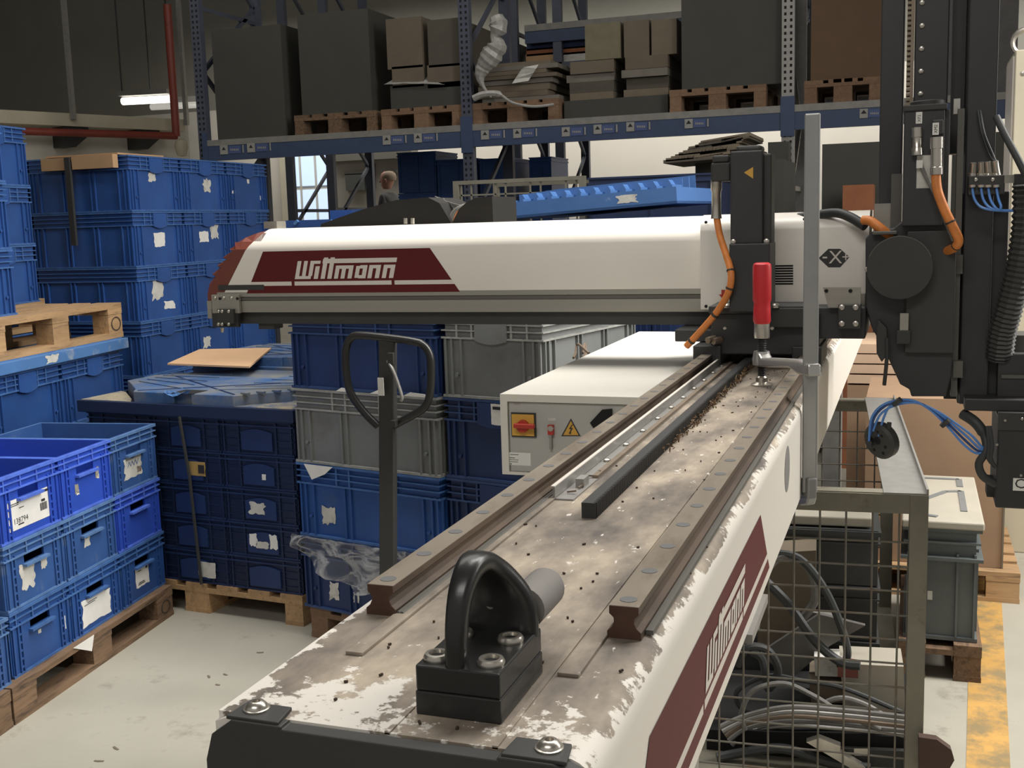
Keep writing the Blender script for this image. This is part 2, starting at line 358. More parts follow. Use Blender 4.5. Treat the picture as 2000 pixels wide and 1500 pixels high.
pr = thing('red_pipe', 'thin red pipe running under the beige beam at left', 'pipe', (q0.x, q0.y, q0.z - .45))
e0, e1 = q0 + Vector((0, 0, -hb / 2 - .09)) - dq * 1.2 + nq * .02, same_z(343, 266, q0.z - hb / 2 - .09) + nq * .02
MB().tube([e0, e1], .045, 10).build('pipe', PIPER, pr, smooth=True)
e2 = at(342, 190, e1.y); MB().tube([e1, Vector((e1.x, e1.y, e1.z + 1.6))], .05, 10).build('riser', PIPER, pr, smooth=True)
MB().lathe([(.0, -.12), (.06, -.11), (.09, 0), (.07, .08), (0, .1)], e1 + nq * .1 + Vector((0, 0, -.14)), 12).build('valve', BEIGE, pr, smooth=True)
# fluorescent tubes hanging at upper left
LAMP = mat('lit_fluorescent_tube', rgb(255, 250, 235), .4, emit=(1, .96, .86, 1), estr=2.6)
LAMP2 = mat('dim_fluorescent_tube', rgb(200, 196, 186), .4, emit=(1, .95, .86, 1), estr=.28)
def lamp(xa, ya, xb, yb, Y, m, label):
    a, b = at(xa, ya, Y), at(xb, yb, Y)
    t = thing('ceiling_light', label, 'light', ((a.x + b.x) / 2, Y, a.z))
    MB().bar(a + Vector((0, 0, .09)), b + Vector((0, 0, .09)), .22, .06).build('housing', ZINC, t)
    MB().tube([a, b], .05, 10).build('tube', m, t, smooth=True)
    for q in (a, b): MB().tube([q + Vector((0, 0, .1)), Vector((q.x, q.y, 7))], .012, 6).build('hanging_wire', CABLE_D, t)
lamp(240, 198, 336, 193, 13.0, LAMP, 'bright fluorescent light hanging at upper left beside the red riser')
lamp(296, 209, 395, 204, 15.0, LAMP2, 'dimmer fluorescent light behind the red riser at upper left')

# ================================================================== robot main beam
ZT = 1.452
def worn_paint():
    m = bpy.data.materials.new('worn_white_beam_paint'); m.use_nodes = True; nt = m.node_tree; L = nt.links; b = nt.nodes['Principled BSDF']
    ge = nd(nt, 'ShaderNodeNewGeometry'); sp = nd(nt, 'ShaderNodeSeparateXYZ'); L.new(ge.outputs['Position'], sp.inputs[0])
    def rng(src, a, c, d=0, e=1):
        n = nd(nt, 'ShaderNodeMapRange'); n.inputs[1].default_value = a; n.inputs[2].default_value = c; n.inputs[3].default_value = d; n.inputs[4].default_value = e; L.new(src, n.inputs[0]); return n.outputs[0]
    def mth(op, a, c):
        n = nd(nt, 'ShaderNodeMath', operation=op)
        for i, q in enumerate((a, c)):
            if isinstance(q, (int, float)): n.inputs[i].default_value = q
            else: L.new(q, n.inputs[i])
        return n.outputs[0]
    def noise(sc, det, ro, st=(1, 1, 1)):
        mp = nd(nt, 'ShaderNodeMapping'); mp.inputs['Scale'].default_value = st; L.new(ge.outputs['Position'], mp.inputs[0])
        n = nd(nt, 'ShaderNodeTexNoise'); n.inputs['Scale'].default_value = sc; n.inputs['Detail'].default_value = det; n.inputs['Roughness'].default_value = ro; L.new(mp.outputs[0], n.inputs['Vector']); return n.outputs['Fac']
    ya = rng(sp.outputs['Y'], .52, .84); xl = rng(sp.outputs['X'], -.478, -.452); xr = rng(sp.outputs['X'], -.206, -.184, 1, .12)
    t = mth('MINIMUM', mth('MINIMUM', ya, xl), xr)
    g = noise(42, 10, .68); g2 = noise(9, 3, .5)
    base = mth('ADD', mth('ADD', mth('MULTIPLY', t, 1.25), mth('MULTIPLY', mth('SUBTRACT', g, .5), 3.0)), mth('MULTIPLY', mth('SUBTRACT', g2, .5), 1.9))
    base = mth('SUBTRACT', base, mth('MULTIPLY', rng(sp.outputs['X'], -.1905, -.1872), 1.6))
    mk = rng(base, .52, .66)
    # small scratches that bare the paint again
    scr = rng(noise(60, 4, .6, (1.6, .5, 1)), .66, .70); mk = mth('MULTIPLY', mk, mth('SUBTRACT', 1, mth('MULTIPLY', scr, rng(sp.outputs['X'], -.42, -.40))))
    gr = nd(nt, 'ShaderNodeValToRGB'); e = gr.color_ramp.elements; e[0].position = .32; e[0].color = rgb(84, 77, 70); e[1].position = .72; e[1].color = rgb(180, 166, 146)
    e2 = gr.color_ramp.elements.new(.5); e2.color = rgb(130, 119, 106)
    L.new(noise(16, 6, .6, (1, .45, 1)), gr.inputs[0])
    mx = nd(nt, 'ShaderNodeMix', data_type='RGBA'); L.new(mk, mx.inputs[0]); mx.inputs[6].default_value = rgb(224, 218, 208); L.new(gr.outputs[0], mx.inputs[7])
    L.new(mx.outputs[2], b.inputs['Base Color']); L.new(rng(mk, 0, 1, .35, .62), b.inputs['Roughness'])
    bp = nd(nt, 'ShaderNodeBump'); bp.inputs['Strength'].default_value = .25; bp.inputs['Distance'].default_value = .001; L.new(mk, bp.inputs['Height']); L.new(bp.outputs[0], b.inputs['Normal'])
    return m
WORN = worn_paint()
beam = thing('robot_beam', 'long white robot beam with two steel rails and a worn brown top', 'machine beam', (-.32, 2.9, 1.277))
prof = [(-.472, 1.277), (-.187, 1.277)] + [(x, z) for x, z in arc((-.209, 1.430), .022, 0, 90, 6)] + [(-.472, 1.452)]
XY = lambda u, v, a: (u, a, v)
MB().prism(prof, XY, .662, 5.4).build('beam_body', WORN, beam, smooth=True)
# recessed groove down the middle near the lifting eye: two low strips with bevelled steps
for xa, xb, ya, yb in ((-.338, -.334, .662, .86), (-.2585, -.2545, .662, 2.6)):
    MB().box(xa, xb, ya, yb, ZT - .001, ZT + .0012).build('top_seam', WORN, beam)
# end plate with two bent tabs and dome bolts
ep = MB(); ep.prism([(-.476, 1.20), (-.186, 1.20), (-.186, 1.434), (-.194, 1.447), (-.212, ZT + .001), (-.25, ZT + .001), (-.25, ZT - .0012), (-.412, ZT - .0012), (-.412, ZT + .001), (-.452, ZT + .001), (-.470, 1.440), (-.476, 1.42)], XY, .648, .661)
ep.build('end_plate', BLACK_P, beam, bevel=.002)
for xa, xb in ((-.458, -.415), (-.248, -.203)):
    MB().prism([(xa, .650), (xb, .650), (xb - .004, .676), (xa + .002, .676)], lambda u, v, a: (u, v, a), ZT, ZT + .003).build('end_plate_tab', BLACK_P, beam, bevel=.0008)
for bx in (-.442, -.2195):
    q = MB(); q.lathe([(0, 0), (.0098, 0), (.0098, .0012), (.0085, .0016), (.0078, .0035), (.0055, .0058), (.0032, .0062), (.0030, .0035), (0, .0035)], (bx, .6655, ZT + .003), 20)
    q.build('dome_bolt', CHROME, beam, smooth=True)
MB().prism([(-.472, 1.30), (-.457, 1.30), (-.457, 1.452), (-.472, 1.446)], XY, .657, .6625).build('corner_flange', WHITE, beam)
# rails
RAILS = mat('greasy_rail_flank', rgb(92, 76, 62), .5, metal=.35, var=.25, scale=16, stretch=(1, .2, 1), col2=rgb(58, 48, 40), thr=.55, scale2=10)
RP = [(-.0145, 0), (.0145, 0), (.0145, .006), (.0105, .0095), (.0085, .014), (.0088, .018), (.0125, .0215), (.0125, .028), (-.0125, .028), (-.0125, .0215), (-.0088, .018), (-.0085, .014), (-.0105, .0095), (-.0145, .006)]
for cx in (-.4445, -.2205):
    rl = MB().prism([(cx + u, ZT + v) for u, v in RP], XY, .876, 5.3).build('guide_rail', RAILS, beam)
    MB().box(cx - .0126, cx + .0126, .876, 5.3, ZT + .0276, ZT + .0283).build('rail_top_face', STEEL, rl)
    MB().prism([(cx + u, ZT + v) for u, v in RP], XY, .8752, .8762).build('rail_end_face', RUST, rl)
    for k in range(24):
        y = .893 + .0805 * k
        MB().lathe([(0, 0), (.0075, 0), (.0075, .0004), (0, .0004)], (cx, y, ZT + .0283), 16).build('rail_hole_cap', STEELCAP, rl)
for x0, x1, y0 in ((-.432, -.4165, .783), (-.2517, -.2345, .787)):
    MB().box(x0, x1, y0, 2.75, ZT, ZT + .003).build('flat_strip', WORN, beam, bevel=.0006)
for dx in (.0162, .0198):
    MB().tube([(-.4445 + dx, .877, ZT + .003), (-.4445 + dx, 2.7, ZT + .003)], .0018, 6).build('rail_side_wire', ALUD, beam)
MB().box(-.2055, -.199, .89, 2.7, ZT, ZT + .004).build('rail_side_strip', ALUD, beam)
# gear rack with teeth
gr = MB(); gy0, gy1 = 1.237, 2.72; P = [(-.3605, gy0), (-.3605, gy1), (-.3475, gy1)]
nt_ = int((gy1 - gy0) / .0063); tt = []
for k in range(nt_):
    y = gy1 - k * .0063; tt += [(-.3475, y), (-.3425, y - .0018), (-.3425, y - .0032), (-.3475, y - .005)]
P += tt + [(-.3425, gy0)]
gr.prism(P, lambda u, v, a: (u, v, a), ZT, ZT + .0185).build('gear_rack', BLACK, beam)
# steel channel beside it
ch = MB(); ch.box(-.4195, -.4165, 1.312, 2.82, ZT, ZT + .0165); ch.box(-.4195, -.3925, 1.312, 2.82, ZT, ZT + .002)
cho = ch.build('cable_channel', ZINC, beam)
MB().box(-.4215, -.4165, 1.312, 2.82, ZT + .0165, ZT + .0178).build('channel_lip', DECALW, cho)
MB().box(-.4005, -.3925, 1.43, 2.82, ZT + .002, ZT + .006).build('channel_edge', STRIPM, cho)
for k in range(11):
    y = 1.42 + k * .115; q = MB(); q.lathe([(0, 0), (.0055, 0), (.0055, .003), (.003, .0045), (0, .0045)], (-.4075, y, ZT + .002), 10); q.build('channel_bolt', CHROME, cho, smooth=True)
MB().box(-.408, -.397, 1.375, 1.40, ZT + .002, ZT + .013).build('channel_clip', ZINC, cho)
for k in range(5):
    y = 1.34 + .03 * k; q = MB(); q.M = Matrix.Translation((-.403 + .004 * math.sin(k * 2), y, ZT + .004)) @ Matrix.Rotation(k * 1.3, 4, 'Z'); q.bar((-.006, 0, 0), (.006, 0, .002), .002, .002); q.build('wire_scrap', BROWNC, cho)
# dried grease and swarf on the rack's flank
rg = random.Random(5); q = MB()
for k in range(300):
    y = 1.60 + rg.random() ** .8 * 1.08; x = -.3415 + abs(rg.gauss(0, .0035)); z = ZT + .001 + rg.random() * .012 * max(.2, 1 - (x + .3415) / .012)
    q.M = Matrix.Translation((x, y, z)) @ Matrix.Rotation(rg.random() * 6, 4, 'Z') @ Matrix.Rotation(rg.random() * 3 - 1.5, 4, 'Y'); s = .0015 + rg.random() ** 2 * .006
    q.box(-s, s, -.0009, .0009, -.0006, .0006)
q.M = None; so = q.build('grease_and_swarf', mat('dry_grease', rgb(106, 84, 60), .7, var=.45, scale=60), beam); so['kind'] = 'stuff'
q = MB()
for k in range(120):
    y = .68 + rg.random() ** 1.4 * 1.9; x = -.43 + rg.random() * .235
    q.M = Matrix.Translation((x, y, ZT + .0012)) @ Matrix.Rotation(rg.random() * 6, 4, 'Z'); s = .0007 + rg.random() * .0014; q.box(-s, s, -.0008, .0008, -.0008, .0008)
q.M = None; so = q.build('dirt_crumbs', mat('dirt_crumb', rgb(66, 52, 42), .9, var=.3, scale=60), beam); so['kind'] = 'stuff'
# round holes in the beam's right side
for y, z, r in ((1.845, 1.385, .038),):
    MB().lathe([(0, 0), (r, 0), (r, .0006), (0, .0006)], (-.187, y, z), 28, axis='x').build('round_hole', mat('hole_shadow_grey', rgb(120, 118, 114), .8), beam)
# lettered maroon decal (flat print), shared by beam and arm
def decal(parent, fn, s, top0, top1, bot0, bot1, stripe_r0, wide=1.0):
    """fn(u, v, lift) -> world; units of the lettering, baseline v = 0; s scales units to metres"""
    W = lambda u, v, l=.0: fn(u * s * wide, v * s, l)
    def quad(name, m, pts, l): return MB().poly([W(u, v, l) for u, v in pts]).build(name, m, parent)
    sl0 = lambda v: top0 + (bot0 - top0) * (415 - v) / 620.0
    sl1 = lambda v: top1 + (bot1 - top1) * (415 - v) / 620.0
    quad('decal_field', MAROON, [(sl0(-35), -35), (sl1(-35), -35), (top1, 415), (top0, 415)], .0006)
    quad('decal_band', MAROON, [(sl0(-205), -205), (sl1(-205), -205), (sl1(-95), -95), (sl0(-95), -95)], .0006)
    quad('decal_joint', MAROON, [(80, -96), (130, -96), (130, -34), (80, -34)], .0006)
    quad('decal_joint', MAROON, [(1715, -96), (1762, -96), (1762, -34), (1715, -34)], .0006)
    quad('decal_stripe', DECALW, [(sl0(-95), -95), (80, -95), (80, -35), (sl0(-35), -35)], .0006)
    quad('decal_stripe', DECALW, [(130, -95), (1715, -95), (1715, -35), (130, -35)], .0006)
    quad('decal_stripe', DECALW, [(1762, -95), (sl1(-95), -95), (sl1(-35), -35), (1762, -35)], .0006)
    def letter(rects):
        m = MB()
        for u0, u1, v0, v1 in rects: m.poly([W(u0 + .25 * v0, v0, .0012), W(u1 + .25 * v0, v0, .0012), W(u1 + .25 * v1, v1, .0012), W(u0 + .25 * v1, v1, .0012)])
        m.build('letter', DECALW, parent)
    letter([(140, 205, 0, 265), (250, 312, 44, 265), (357, 422, 44, 265), (205, 405, 0, 44), (422, 525, 220, 265)])
    letter([(455, 525, 0, 185)])
    letter([(570, 640, 0, 310), (560, 570, 225, 290)]); letter([(680, 750, 0, 310), (640, 680, 225, 290), (750, 1750, 225, 290)])
    letter([(790, 855, 0, 190), (897, 962, 0, 142), (1010, 1078, 0, 190), (855, 1010, 142, 190)])
    letter([(1122, 1185, 8, 180), (1235, 1302, 0, 190), (1185, 1235, 142, 190), (1185, 1235, 0, 46)])
    letter([(1332, 1398, 0, 190), (1450, 1518, 0, 190), (1398, 1450, 142, 190)])
    letter([(1562, 1628, 0, 190), (1676, 1745, 0, 190), (1628, 1676, 142, 190)])
decal(beam, lambda u, v, l: (-.187 + l, 1.041 + u, 1.3275 + v), .0001685, -1330, 2730, -1800, 3330, 0, 1.0)
# support stands under the beam
for sx, sy, nm in ((-.31, 1.45, 'square steel stand hidden under the near end of the beam'), (-.33, 5.25, 'square steel stand under the far end of the beam')):
    st = thing('beam_stand', nm, 'stand', (sx, sy, 0))
    MB().box(sx - .10, sx + .10, sy - .10, sy + .10, 0, .02).build('foot_plate', ZINC, st)
    MB().box(sx - .04, sx + .04, sy - .04, sy + .04, .02, 1.265).build('post', ZINC, st)
    MB().box(sx - .13, sx + .13, sy - .08, sy + .08, 1.265, 1.277).build('head_plate', ZINC, st)

# ================================================================== lifting eye
eye = thing('lifting_eye', 'black cast lifting eye bolted to the near end of the beam', 'lifting eye', (-.2965, .742, ZT))
eye_b = MB().box(-.329, -.264, .695, .79, ZT, ZT + .018).build('lower_plate', BLACK_G, eye, bevel=.0012)
MB().box(-.3285, -.2645, .6955, .7895, ZT + .0183, ZT + .037).build('base_block', BLACK_G, eye, bevel=.0014)
path = [(.7035, 1.486, .0078, .0072), (.7035, 1.505, .0078, .0075), (.7065, 1.524, .008, .0078), (.7145, 1.540, .0088, .008), (.729, 1.551, .010, .008), (.746, 1.5525, .012, .008), (.759, 1.5455, .0155, .0082), (.769, 1.535, .0215, .0084), (.7755, 1.523, .0275, .0088), (.779, 1.511, .0315, .0094), (.780, 1.499, .0327, .0100), (.780, 1.486, .0328, .0102)]
sp = spline([(p[0], p[1], 0) for p in path], 3); rr = spline([(p[2], p[3], 0) for p in path], 3); rings = []
for k in range(len(sp)):
    a, b = sp[max(k - 1, 0)], sp[min(k + 1, len(sp) - 1)]; d = (b - a).normalized(); nrm = Vector((-d.y, d.x, 0)); ring = []
    for j in range(20):
        t = 2 * math.pi * j / 20; ct, st_ = math.cos(t), math.sin(t); e = .62
        uu = rr[k].x * math.copysign(abs(ct) ** e, ct); vv = rr[k].y * math.copysign(abs(st_) ** e, st_)
        ring.append((-.2995 + uu + (.003 if k > 24 else 0.003 * k / 24.0), sp[k].x + nrm.x * vv, sp[k].y + nrm.y * vv))
    rings.append(ring)
lo = MB().loft(rings).build('eye_loop', BLACK_G, eye, smooth=True)
MB().tube([(-.2985, .7718, 1.5105), (-.2985, .7700, 1.5107)], .0034, 14).build('bore_light_disc', RUBBER, lo)  # pale disc painted as the light showing through the hole
for bx, by in ((-.3175, .7105), (-.2765, .7118), (-.278, .757), (-.318, .757)):
    q = MB(); z0 = ZT + .037
    q.lathe([(0, 0), (.0098, 0), (.0102, .002), (.0088, .0044), (.0062, .0046), (.0056, .0015), (0, .0015)], (bx, by, z0), 24)
    bo = q.build('socket_bolt', CHROME, eye, smooth=True)
    MB().tube([(bx, by, z0 + .0016), (bx, by, z0 + .0021)], .0052, 6).build('hex_socket', HOLE, bo)
MB().tube([(-.2785, .792, 1.502), (-.2785, .845, 1.502), (-.2785, .850, 1.502)], [.0165, .0165, .0145], 24).build('rubber_bumper', RUBBER, eye, smooth=True)

# ================================================================== cross arm with its carriage
YA = 2.75
arm = thing('robot_cross_arm', 'white robot cross arm with maroon lettered decal and ribbed maroon end cap', 'robot arm', (-1.0, YA + .1, 1.53))
AP = [(YA, 1.622), (YA, 1.738), (YA + .006, 1.750), (YA + .02, 1.763), (YA + .05, 1.786), (YA + .068, 1.795), (YA + .085, 1.797), (YA + .17, 1.797), (YA + .185, 1.785), (YA + .19, 1.622)]
xl = lambda z: -1.727 - (1.797 - z) * .66
MB().loft([[(xl(z), y, z) for y, z in AP], [(-.40, y, z) for y, z in AP]]).build('arm_cover', WHITE, arm, smooth=True)
# end cap, stepped like shingles
oc = [(1.797, -1.727), (1.790, -1.755), (1.775, -1.792), (1.762, -1.818), (1.757, -1.806), (1.743, -1.838), (1.738, -1.828), (1.720, -1.862), (1.714, -1.850), (1.697, -1.884), (1.691, -1.872), (1.673, -1.903), (1.667, -1.892), (1.645, -1.914), (1.615, -1.922), (1.59, -1.918), (1.567, -1.906), (1.555, -1.885)]
inn = [(z, xl(z) + .002) for z in (1.555, 1.60, 1.65, 1.70, 1.75, 1.797)]
full = [(x, z) for z, x in oc] + [(x, z) for z, x in inn]
def capring(y, k, dz):
    return [(xl(z) + (x - xl(z)) * k, y, min(z, dz)) for x, z in full]
MB().loft([capring(YA + .003, .72, 1.742), capring(YA + .02, .9, 1.763), capring(YA + .05, 1, 1.786), capring(YA + .085, 1, 1.797), capring(YA + .17, 1, 1.797), capring(YA + .188, .75, 1.77)]).build('end_cap', MAROON_C, arm)
al = MB(); al.box(-1.868, -.45, YA + .002, YA + .188, 1.565, 1.597); al.box(-1.868, -.45, YA + .008, YA + .188, 1.597, 1.609); al.box(-1.868, -.45, YA, YA + .188, 1.609, 1.622)
al.build('aluminium_profile', ALU, arm)
MB().box(-1.80, -.45, YA + .003, YA + .008, 1.5985, 1.6075).build('profile_groove', ALUD, arm)
MB().box(-1.84, -.45, YA + .02, YA + .175, 1.531, 1.565).build('toothed_belt_rail', BLACK_P, arm)
br = pbox(MB(), 412, 576, 468, 612, YA - .012, .013).build('end_bracket', ALU, arm, bevel=.0015)
pbox(MB(), 423, 604, 456, 632, YA - .024, .03).build('belt_clamp', BLACK_P, br, bevel=.001)
pbox(MB(), 413, 604, 466, 639, YA - .010, .012).build('lower_plate', BLACK, br)
pbox(MB(), 404, 588, 415, 622, YA - .004, .03).build('side_flange', ALU, br)
for px, py, m, r in ((420, 582, CHROME, .005), (430, 583, HOLE, .004), (437, 582, CHROME, .005), (452, 582, CHROME, .005), (464, 583, HOLE, .004)):
    screw('bracket_screw', m, br, at(px, py, YA - .012), r)
for px in (427, 434, 447):
    for py in (608, 633): screw('clamp_screw', CHROME, br, at(px, py, YA - .024), .0048)
MB().tube([at(434, 640, YA), at(434, 649, YA)], [.006, .004], 10).build('bumper_pin', CHROME, br, smooth=True)
pbox(MB(), 505, 630, 535, 643, YA + .03, .05).build('stop_block', BLACK_P, arm)
pbox(MB(), 426, 557, 516, 566, YA - .0012, .002).build('cover_gap', BLACK_P, arm)
pbox(MB(), 515, 433, 541, 446, YA + .10, .05).build('top_clip', ALU, arm)
o0, o1 = at(560, 545.4, YA), at(800, 543.5, YA); su = (o1.x - o0.x) / 2000
decal(arm, lambda u, v, l: (o0.x + u, YA - l, o0.z + v), su, -375, 2333, -700, 2767, 0)
# carriage cover
xa, xb = at(1368, 500, YA - .05).x, at(1697, 500, YA - .05).x
CP = [(YA - .05, 1.575), (YA - .05, 1.760), (YA - .046, 1.772), (YA - .036, 1.783), (YA - .02, 1.793), (YA, 1.799), (YA + .2, 1.799), (YA + .2, 1.575)]
cv = MB().loft([[(xa, y, z) for y, z in CP], [(xb, y, z) for y, z in CP]]).build('carriage_cover', WHITE, arm, smooth=True)
for k in range(8):
    pbox(MB(), 1512, 518 + k * 5, 1549, 520.6 + k * 5, YA - .0512, .003).build('vent_slot', HOLE, cv)
for px, py in ((1379, 434), (1571, 428), (1379, 598)): screw('cover_screw', HOLE, cv, at(px, py, YA - .05), .0035)
hx = [at(px, py, YA - .0508) for px, py in ((1599, 504), (1618, 486), (1641, 486), (1659, 502), (1641, 522), (1618, 522))]
MB().poly(hx).build('axis_emblem', BLACK_P, cv)
for s, px, py, sz in (('X', 1618.5, 514.5, .042), ('-', 1605, 511, .042), ('+', 1643.5, 511.5, .032)):
    o = at(px, py, YA - .0514); text(s, sz, DECALW, cv, lambda x, y, o=o: (o.x + x, o.y, o.z + y))
MB().poly([at(px, py, YA - .0508) for px, py in ((1409, 566), (1416, 566), (1416, 575), (1421, 575), (1413, 586), (1404, 575), (1409, 575))]).build('arrow_sticker', REDK, cv)
# black carriage body riding on the rails
cb = MB(); pbox(cb, 1388, 612, 1600, 694, 2.60, .44); cb.build('carriage_block', BLACK, arm, bevel=.003)
pbox(MB(), 1384, 598, 1575, 613, 2.58, .40).build('carriage_flange', BLACK_P, arm, bevel=.002)
pbox(MB(), 1318, 644, 1420, 668, 2.66, .32).build('cable_plate', BLACK_P, arm, bevel=.002)
pbox(MB(), 1498, 602, 1580, 640, 2.575, .2).build('cover_plate', BLACK_P, arm, bevel=.002)
pbox(MB(), 1585, 600, 1690, 662, 2.62, .40).build('carriage_wing', BLACK, arm, bevel=.003)
for cx in (-.4445, -.2205):
    MB().box(cx - .032, cx + .032, 2.585, 2.76, 1.458, 1.50).build('rail_runner', BLACK, arm, bevel=.002)
for px, py in ((1416, 641), (1508, 641)): screw('body_screw', CHROME, arm, at(px, py, 2.575 if px > 1490 else 2.60), .0045)
for px, py in ((1419, 601), (1512, 601)):
    q = MB(); p = at(px, py, 2.575); q.lathe([(0, 0), (.012, 0), (.012, .006), (.008, .010), (0, .010)], p, 12); q.build('flange_bolt', CHROME, arm, smooth=True)
for px, py in ((1382, 665), (1393, 667)): MB().tube([at(px, py, 2.57), at(px + 14, py - 4, 2.59)], .008, 8).build('grease_fitting', STRIPM, arm, smooth=True)
bq = MB(); pts = [at(px, py, 2.60) for px, py in ((1607, 561), (1681, 561), (1681, 598), (1640, 601), (1618, 601))]
bq.prism([(p.x, p.z) for p in pts], XY, 2.60, 2.612).build('belt_bracket', ALU, arm)
for px, py in ((1614, 568), (1661, 568)): screw('bracket_hole', HOLE, arm, at(px, py, 2.60), .0042)
bp = pbox(MB(), 1637, 595, 1681, 642, 2.588, .03).build('belt_plate', BLACK_P, arm, bevel=.002)
for px in (1644, 1671):
    for py in (600, 632): screw('plate_bolt', CHROME, bp, at(px, py, 2.588), .0062)
pbox(MB(), 1681, 574, 1689, 610, 2.66, .1).build('joint_bracket', ALU, arm)
# servo motor standing in front of the carriage
mo = pbox(MB(), 1426, 296, 1489, 476, 2.515, .095).build('servo_motor', BLACK, arm, bevel=.003)
pbox(MB(), 1438, 285, 1487, 297, 2.53, .06).build('motor_cap', BLACK_P, mo, bevel=.006)
pbox(MB(), 1489, 300, 1506, 476, 2.535, .07).build('motor_side', BLACK_P, mo, bevel=.004)
pbox(MB(), 1424, 476, 1503, 610, 2.505, .11).build('gearbox', BLACK, mo, bevel=.003)
MB().poly([at(px, py, 2.5142) for px, py in ((1453, 337), (1471, 326), (1471, 349))]).build('warning_triangle', YELLOW, mo)
for px, py in ((1432, 472), (1497, 471)): screw('motor_bolt', CHROME, mo, at(px, py, 2.513), .006)
cn = pbox(MB(), 1388, 318, 1426, 354, 2.535, .03).build('connector', BLACK_P, mo, bevel=.004)
pbox(MB(), 1391, 304, 1424, 316, 2.535, .03).build('connector_cap', BLACK_P, mo, bevel=.004)
MB().tube([at(1399, 350, 2.55), at(1399, 372, 2.55), at(1399, 374, 2.55), at(1399, 412, 2.55), at(1399, 427, 2.55)], [.0125, .0125, .0105, .0105, .0125], 14).build('plug', CHROME, mo, smooth=True)
OP = spline([at(1400, 425, 2.55), at(1406, 460, 2.53), at(1419, 500, 2.51), at(1428, 535, 2.49), at(1423, 570, 2.49), at(1402, 607, 2.50), at(1372, 643, 2.52), at(1341, 676, 2.54)], 5)
oc_ = MB().tube(OP, .0078, 10).build('motor_cable', ORANGE, mo, smooth=True)
for k in (14, 19, 26, 33): MB().tube([OP[k] - (OP[k + 1] - OP[k]) * .2, OP[k] + (OP[k + 1] - OP[k]) * .25], .0092, 10).build('cable_tie', BLACK_P, oc_)
# cable guide behind the arm: two black shells and the wires between them
fs = [at(px, py, 3.05) for px, py in ((655, 437), (700, 421), (735, 409), (800, 391), (860, 386), (882, 397), (906, 437))]
MB().prism([(p.x, p.z) for p in fs] + [(fs[-1].x, 1.70), (fs[0].x, 1.70)], XY, 2.96, 3.18).build('cable_guide_shell', SHELLM, arm)
fs = [at(px, py, 3.05) for px, py in ((910, 432), (922, 408), (938, 394), (955, 387), (985, 384), (987, 432))]
MB().prism([(p.x, p.z) for p in fs] + [(fs[-1].x, 1.70), (fs[0].x, 1.70)], XY, 2.95, 3.15).build('cable_guide_shell', SHELLM, arm)
for k, m in enumerate((CABLE, CABLE, ORANGE, CABLE)):
    MB().tube(spline([at(876 + k * 5, 440, 2.98), at(886 + k * 6, 415 - k, 2.99), at(905 + k * 7, 403 - k * 2, 3.0), at(930 + k * 6, 400, 3.05)], 5), .0075, 8).build('cable', m, arm, smooth=True)
for k in range(5): MB().tube(spline([at(850 + k * 4, 384 + k, 3.06), at(880 + k * 2, 396 + k * 4, 3.03), at(905, 402 + k * 3, 3.0)], 4), .002, 5).build('thin_wire', ZINC, arm)
for px in (792, 806): MB().tube([at(px, 437, 2.86), at(px, 426, 2.86)], .0055, 10).build('top_screw', CHROME, arm, smooth=True)
# orange-sheathed cable with black hose running over the right shoulder of the carriage
MB().tube(spline([at(1560, 425, 2.74), at(1600, 419, 2.72), at(1635, 416, 2.70), at(1662, 425, 2.68), at(1690, 442, 2.66)], 5), .011, 10).build('black_hose', CABLE_D, arm, smooth=True)
pbox(MB(), 1654, 440, 1688, 620, 2.76, .14).build('arm_tail', BLACK, arm)

# ================================================================== vertical axis at the right
va = thing('robot_vertical_axis', 'tall black vertical robot axis with motor, columns and cable chain', 'robot arm', (.05, 2.75, 1.1))
MB().box(at(1722, 0, 2.78).x, at(1768, 0, 2.78).x, 2.78, 2.92, at(1740, 470, 2.78).z, 3.2).build('rear_column', BLACK, va, bevel=.003)
x0, x1 = at(1771, 100, 2.74).x, at(1785, 100, 2.74).x
tr = MB().box(x0 + .008, x1, 2.74, 2.80, at(1780, 206, 2.74).z, 3.2).build('toothed_rail', STRIPM, va)
tm = MB(); z = at(1780, 206, 2.74).z
while z < 2.7: tm.box(x0, x0 + .008, 2.742, 2.79, z, z + .006); z += .011
tm.build('rail_teeth', STRIPM, tr)
fp = MB().box(at(1786, 100, 2.745).x, at(1853, 100, 2.745).x, 2.745, 2.80, at(1780, 440, 2.745).z, 3.2).build('front_column', BLACK, va, bevel=.003)
for px, py in ((1801, 5), (1801, 50), (1800, 95), (1799, 139), (1798, 183)): screw('column_screw', CHROME, fp, at(px, py, 2.745), .0058)
m2 = pbox(MB(), 1766, 212, 1840, 440, 2.60, .10).build('servo_motor', BLACK, va, bevel=.003)
pbox(MB(), 1764, 206, 1850, 213, 2.595, .12).build('motor_flange', BLACK_P, m2, bevel=.002)
MB().tube([at(1812, 207, 2.65), at(1812, 199, 2.65), at(1812, 197, 2.65)], [.036, .036, .032], 24).build('motor_cap', BLACK_P, m2, smooth=True)
pbox(MB(), 1840, 214, 1850, 440, 2.62, .07).build('motor_side', BLACK_P, m2, bevel=.002)
pbox(MB(), 1821, 234, 1842, 262, 2.585, .02).build('plug_socket', BLACK_P, m2, bevel=.003)
for x0, y0, x1, y1, s in ((1789, 219, 1801, 241, 'XF2'), (1821.5, 240, 1833.5, 263, 'XM2')):
    lb = pbox(MB(), x0, y0, x1, y1, 2.583 if x0 > 1800 else 2.5988, .0015).build('cable_label', PAPER, m2)
    o = at((x0 + x1) / 2 + 3, y1 - 3, 2.5825 if x0 > 1800 else 2.5985); text(s, .009, INK, m2, lambda x, y, o=o: (o.x - y, o.y, o.z + x))
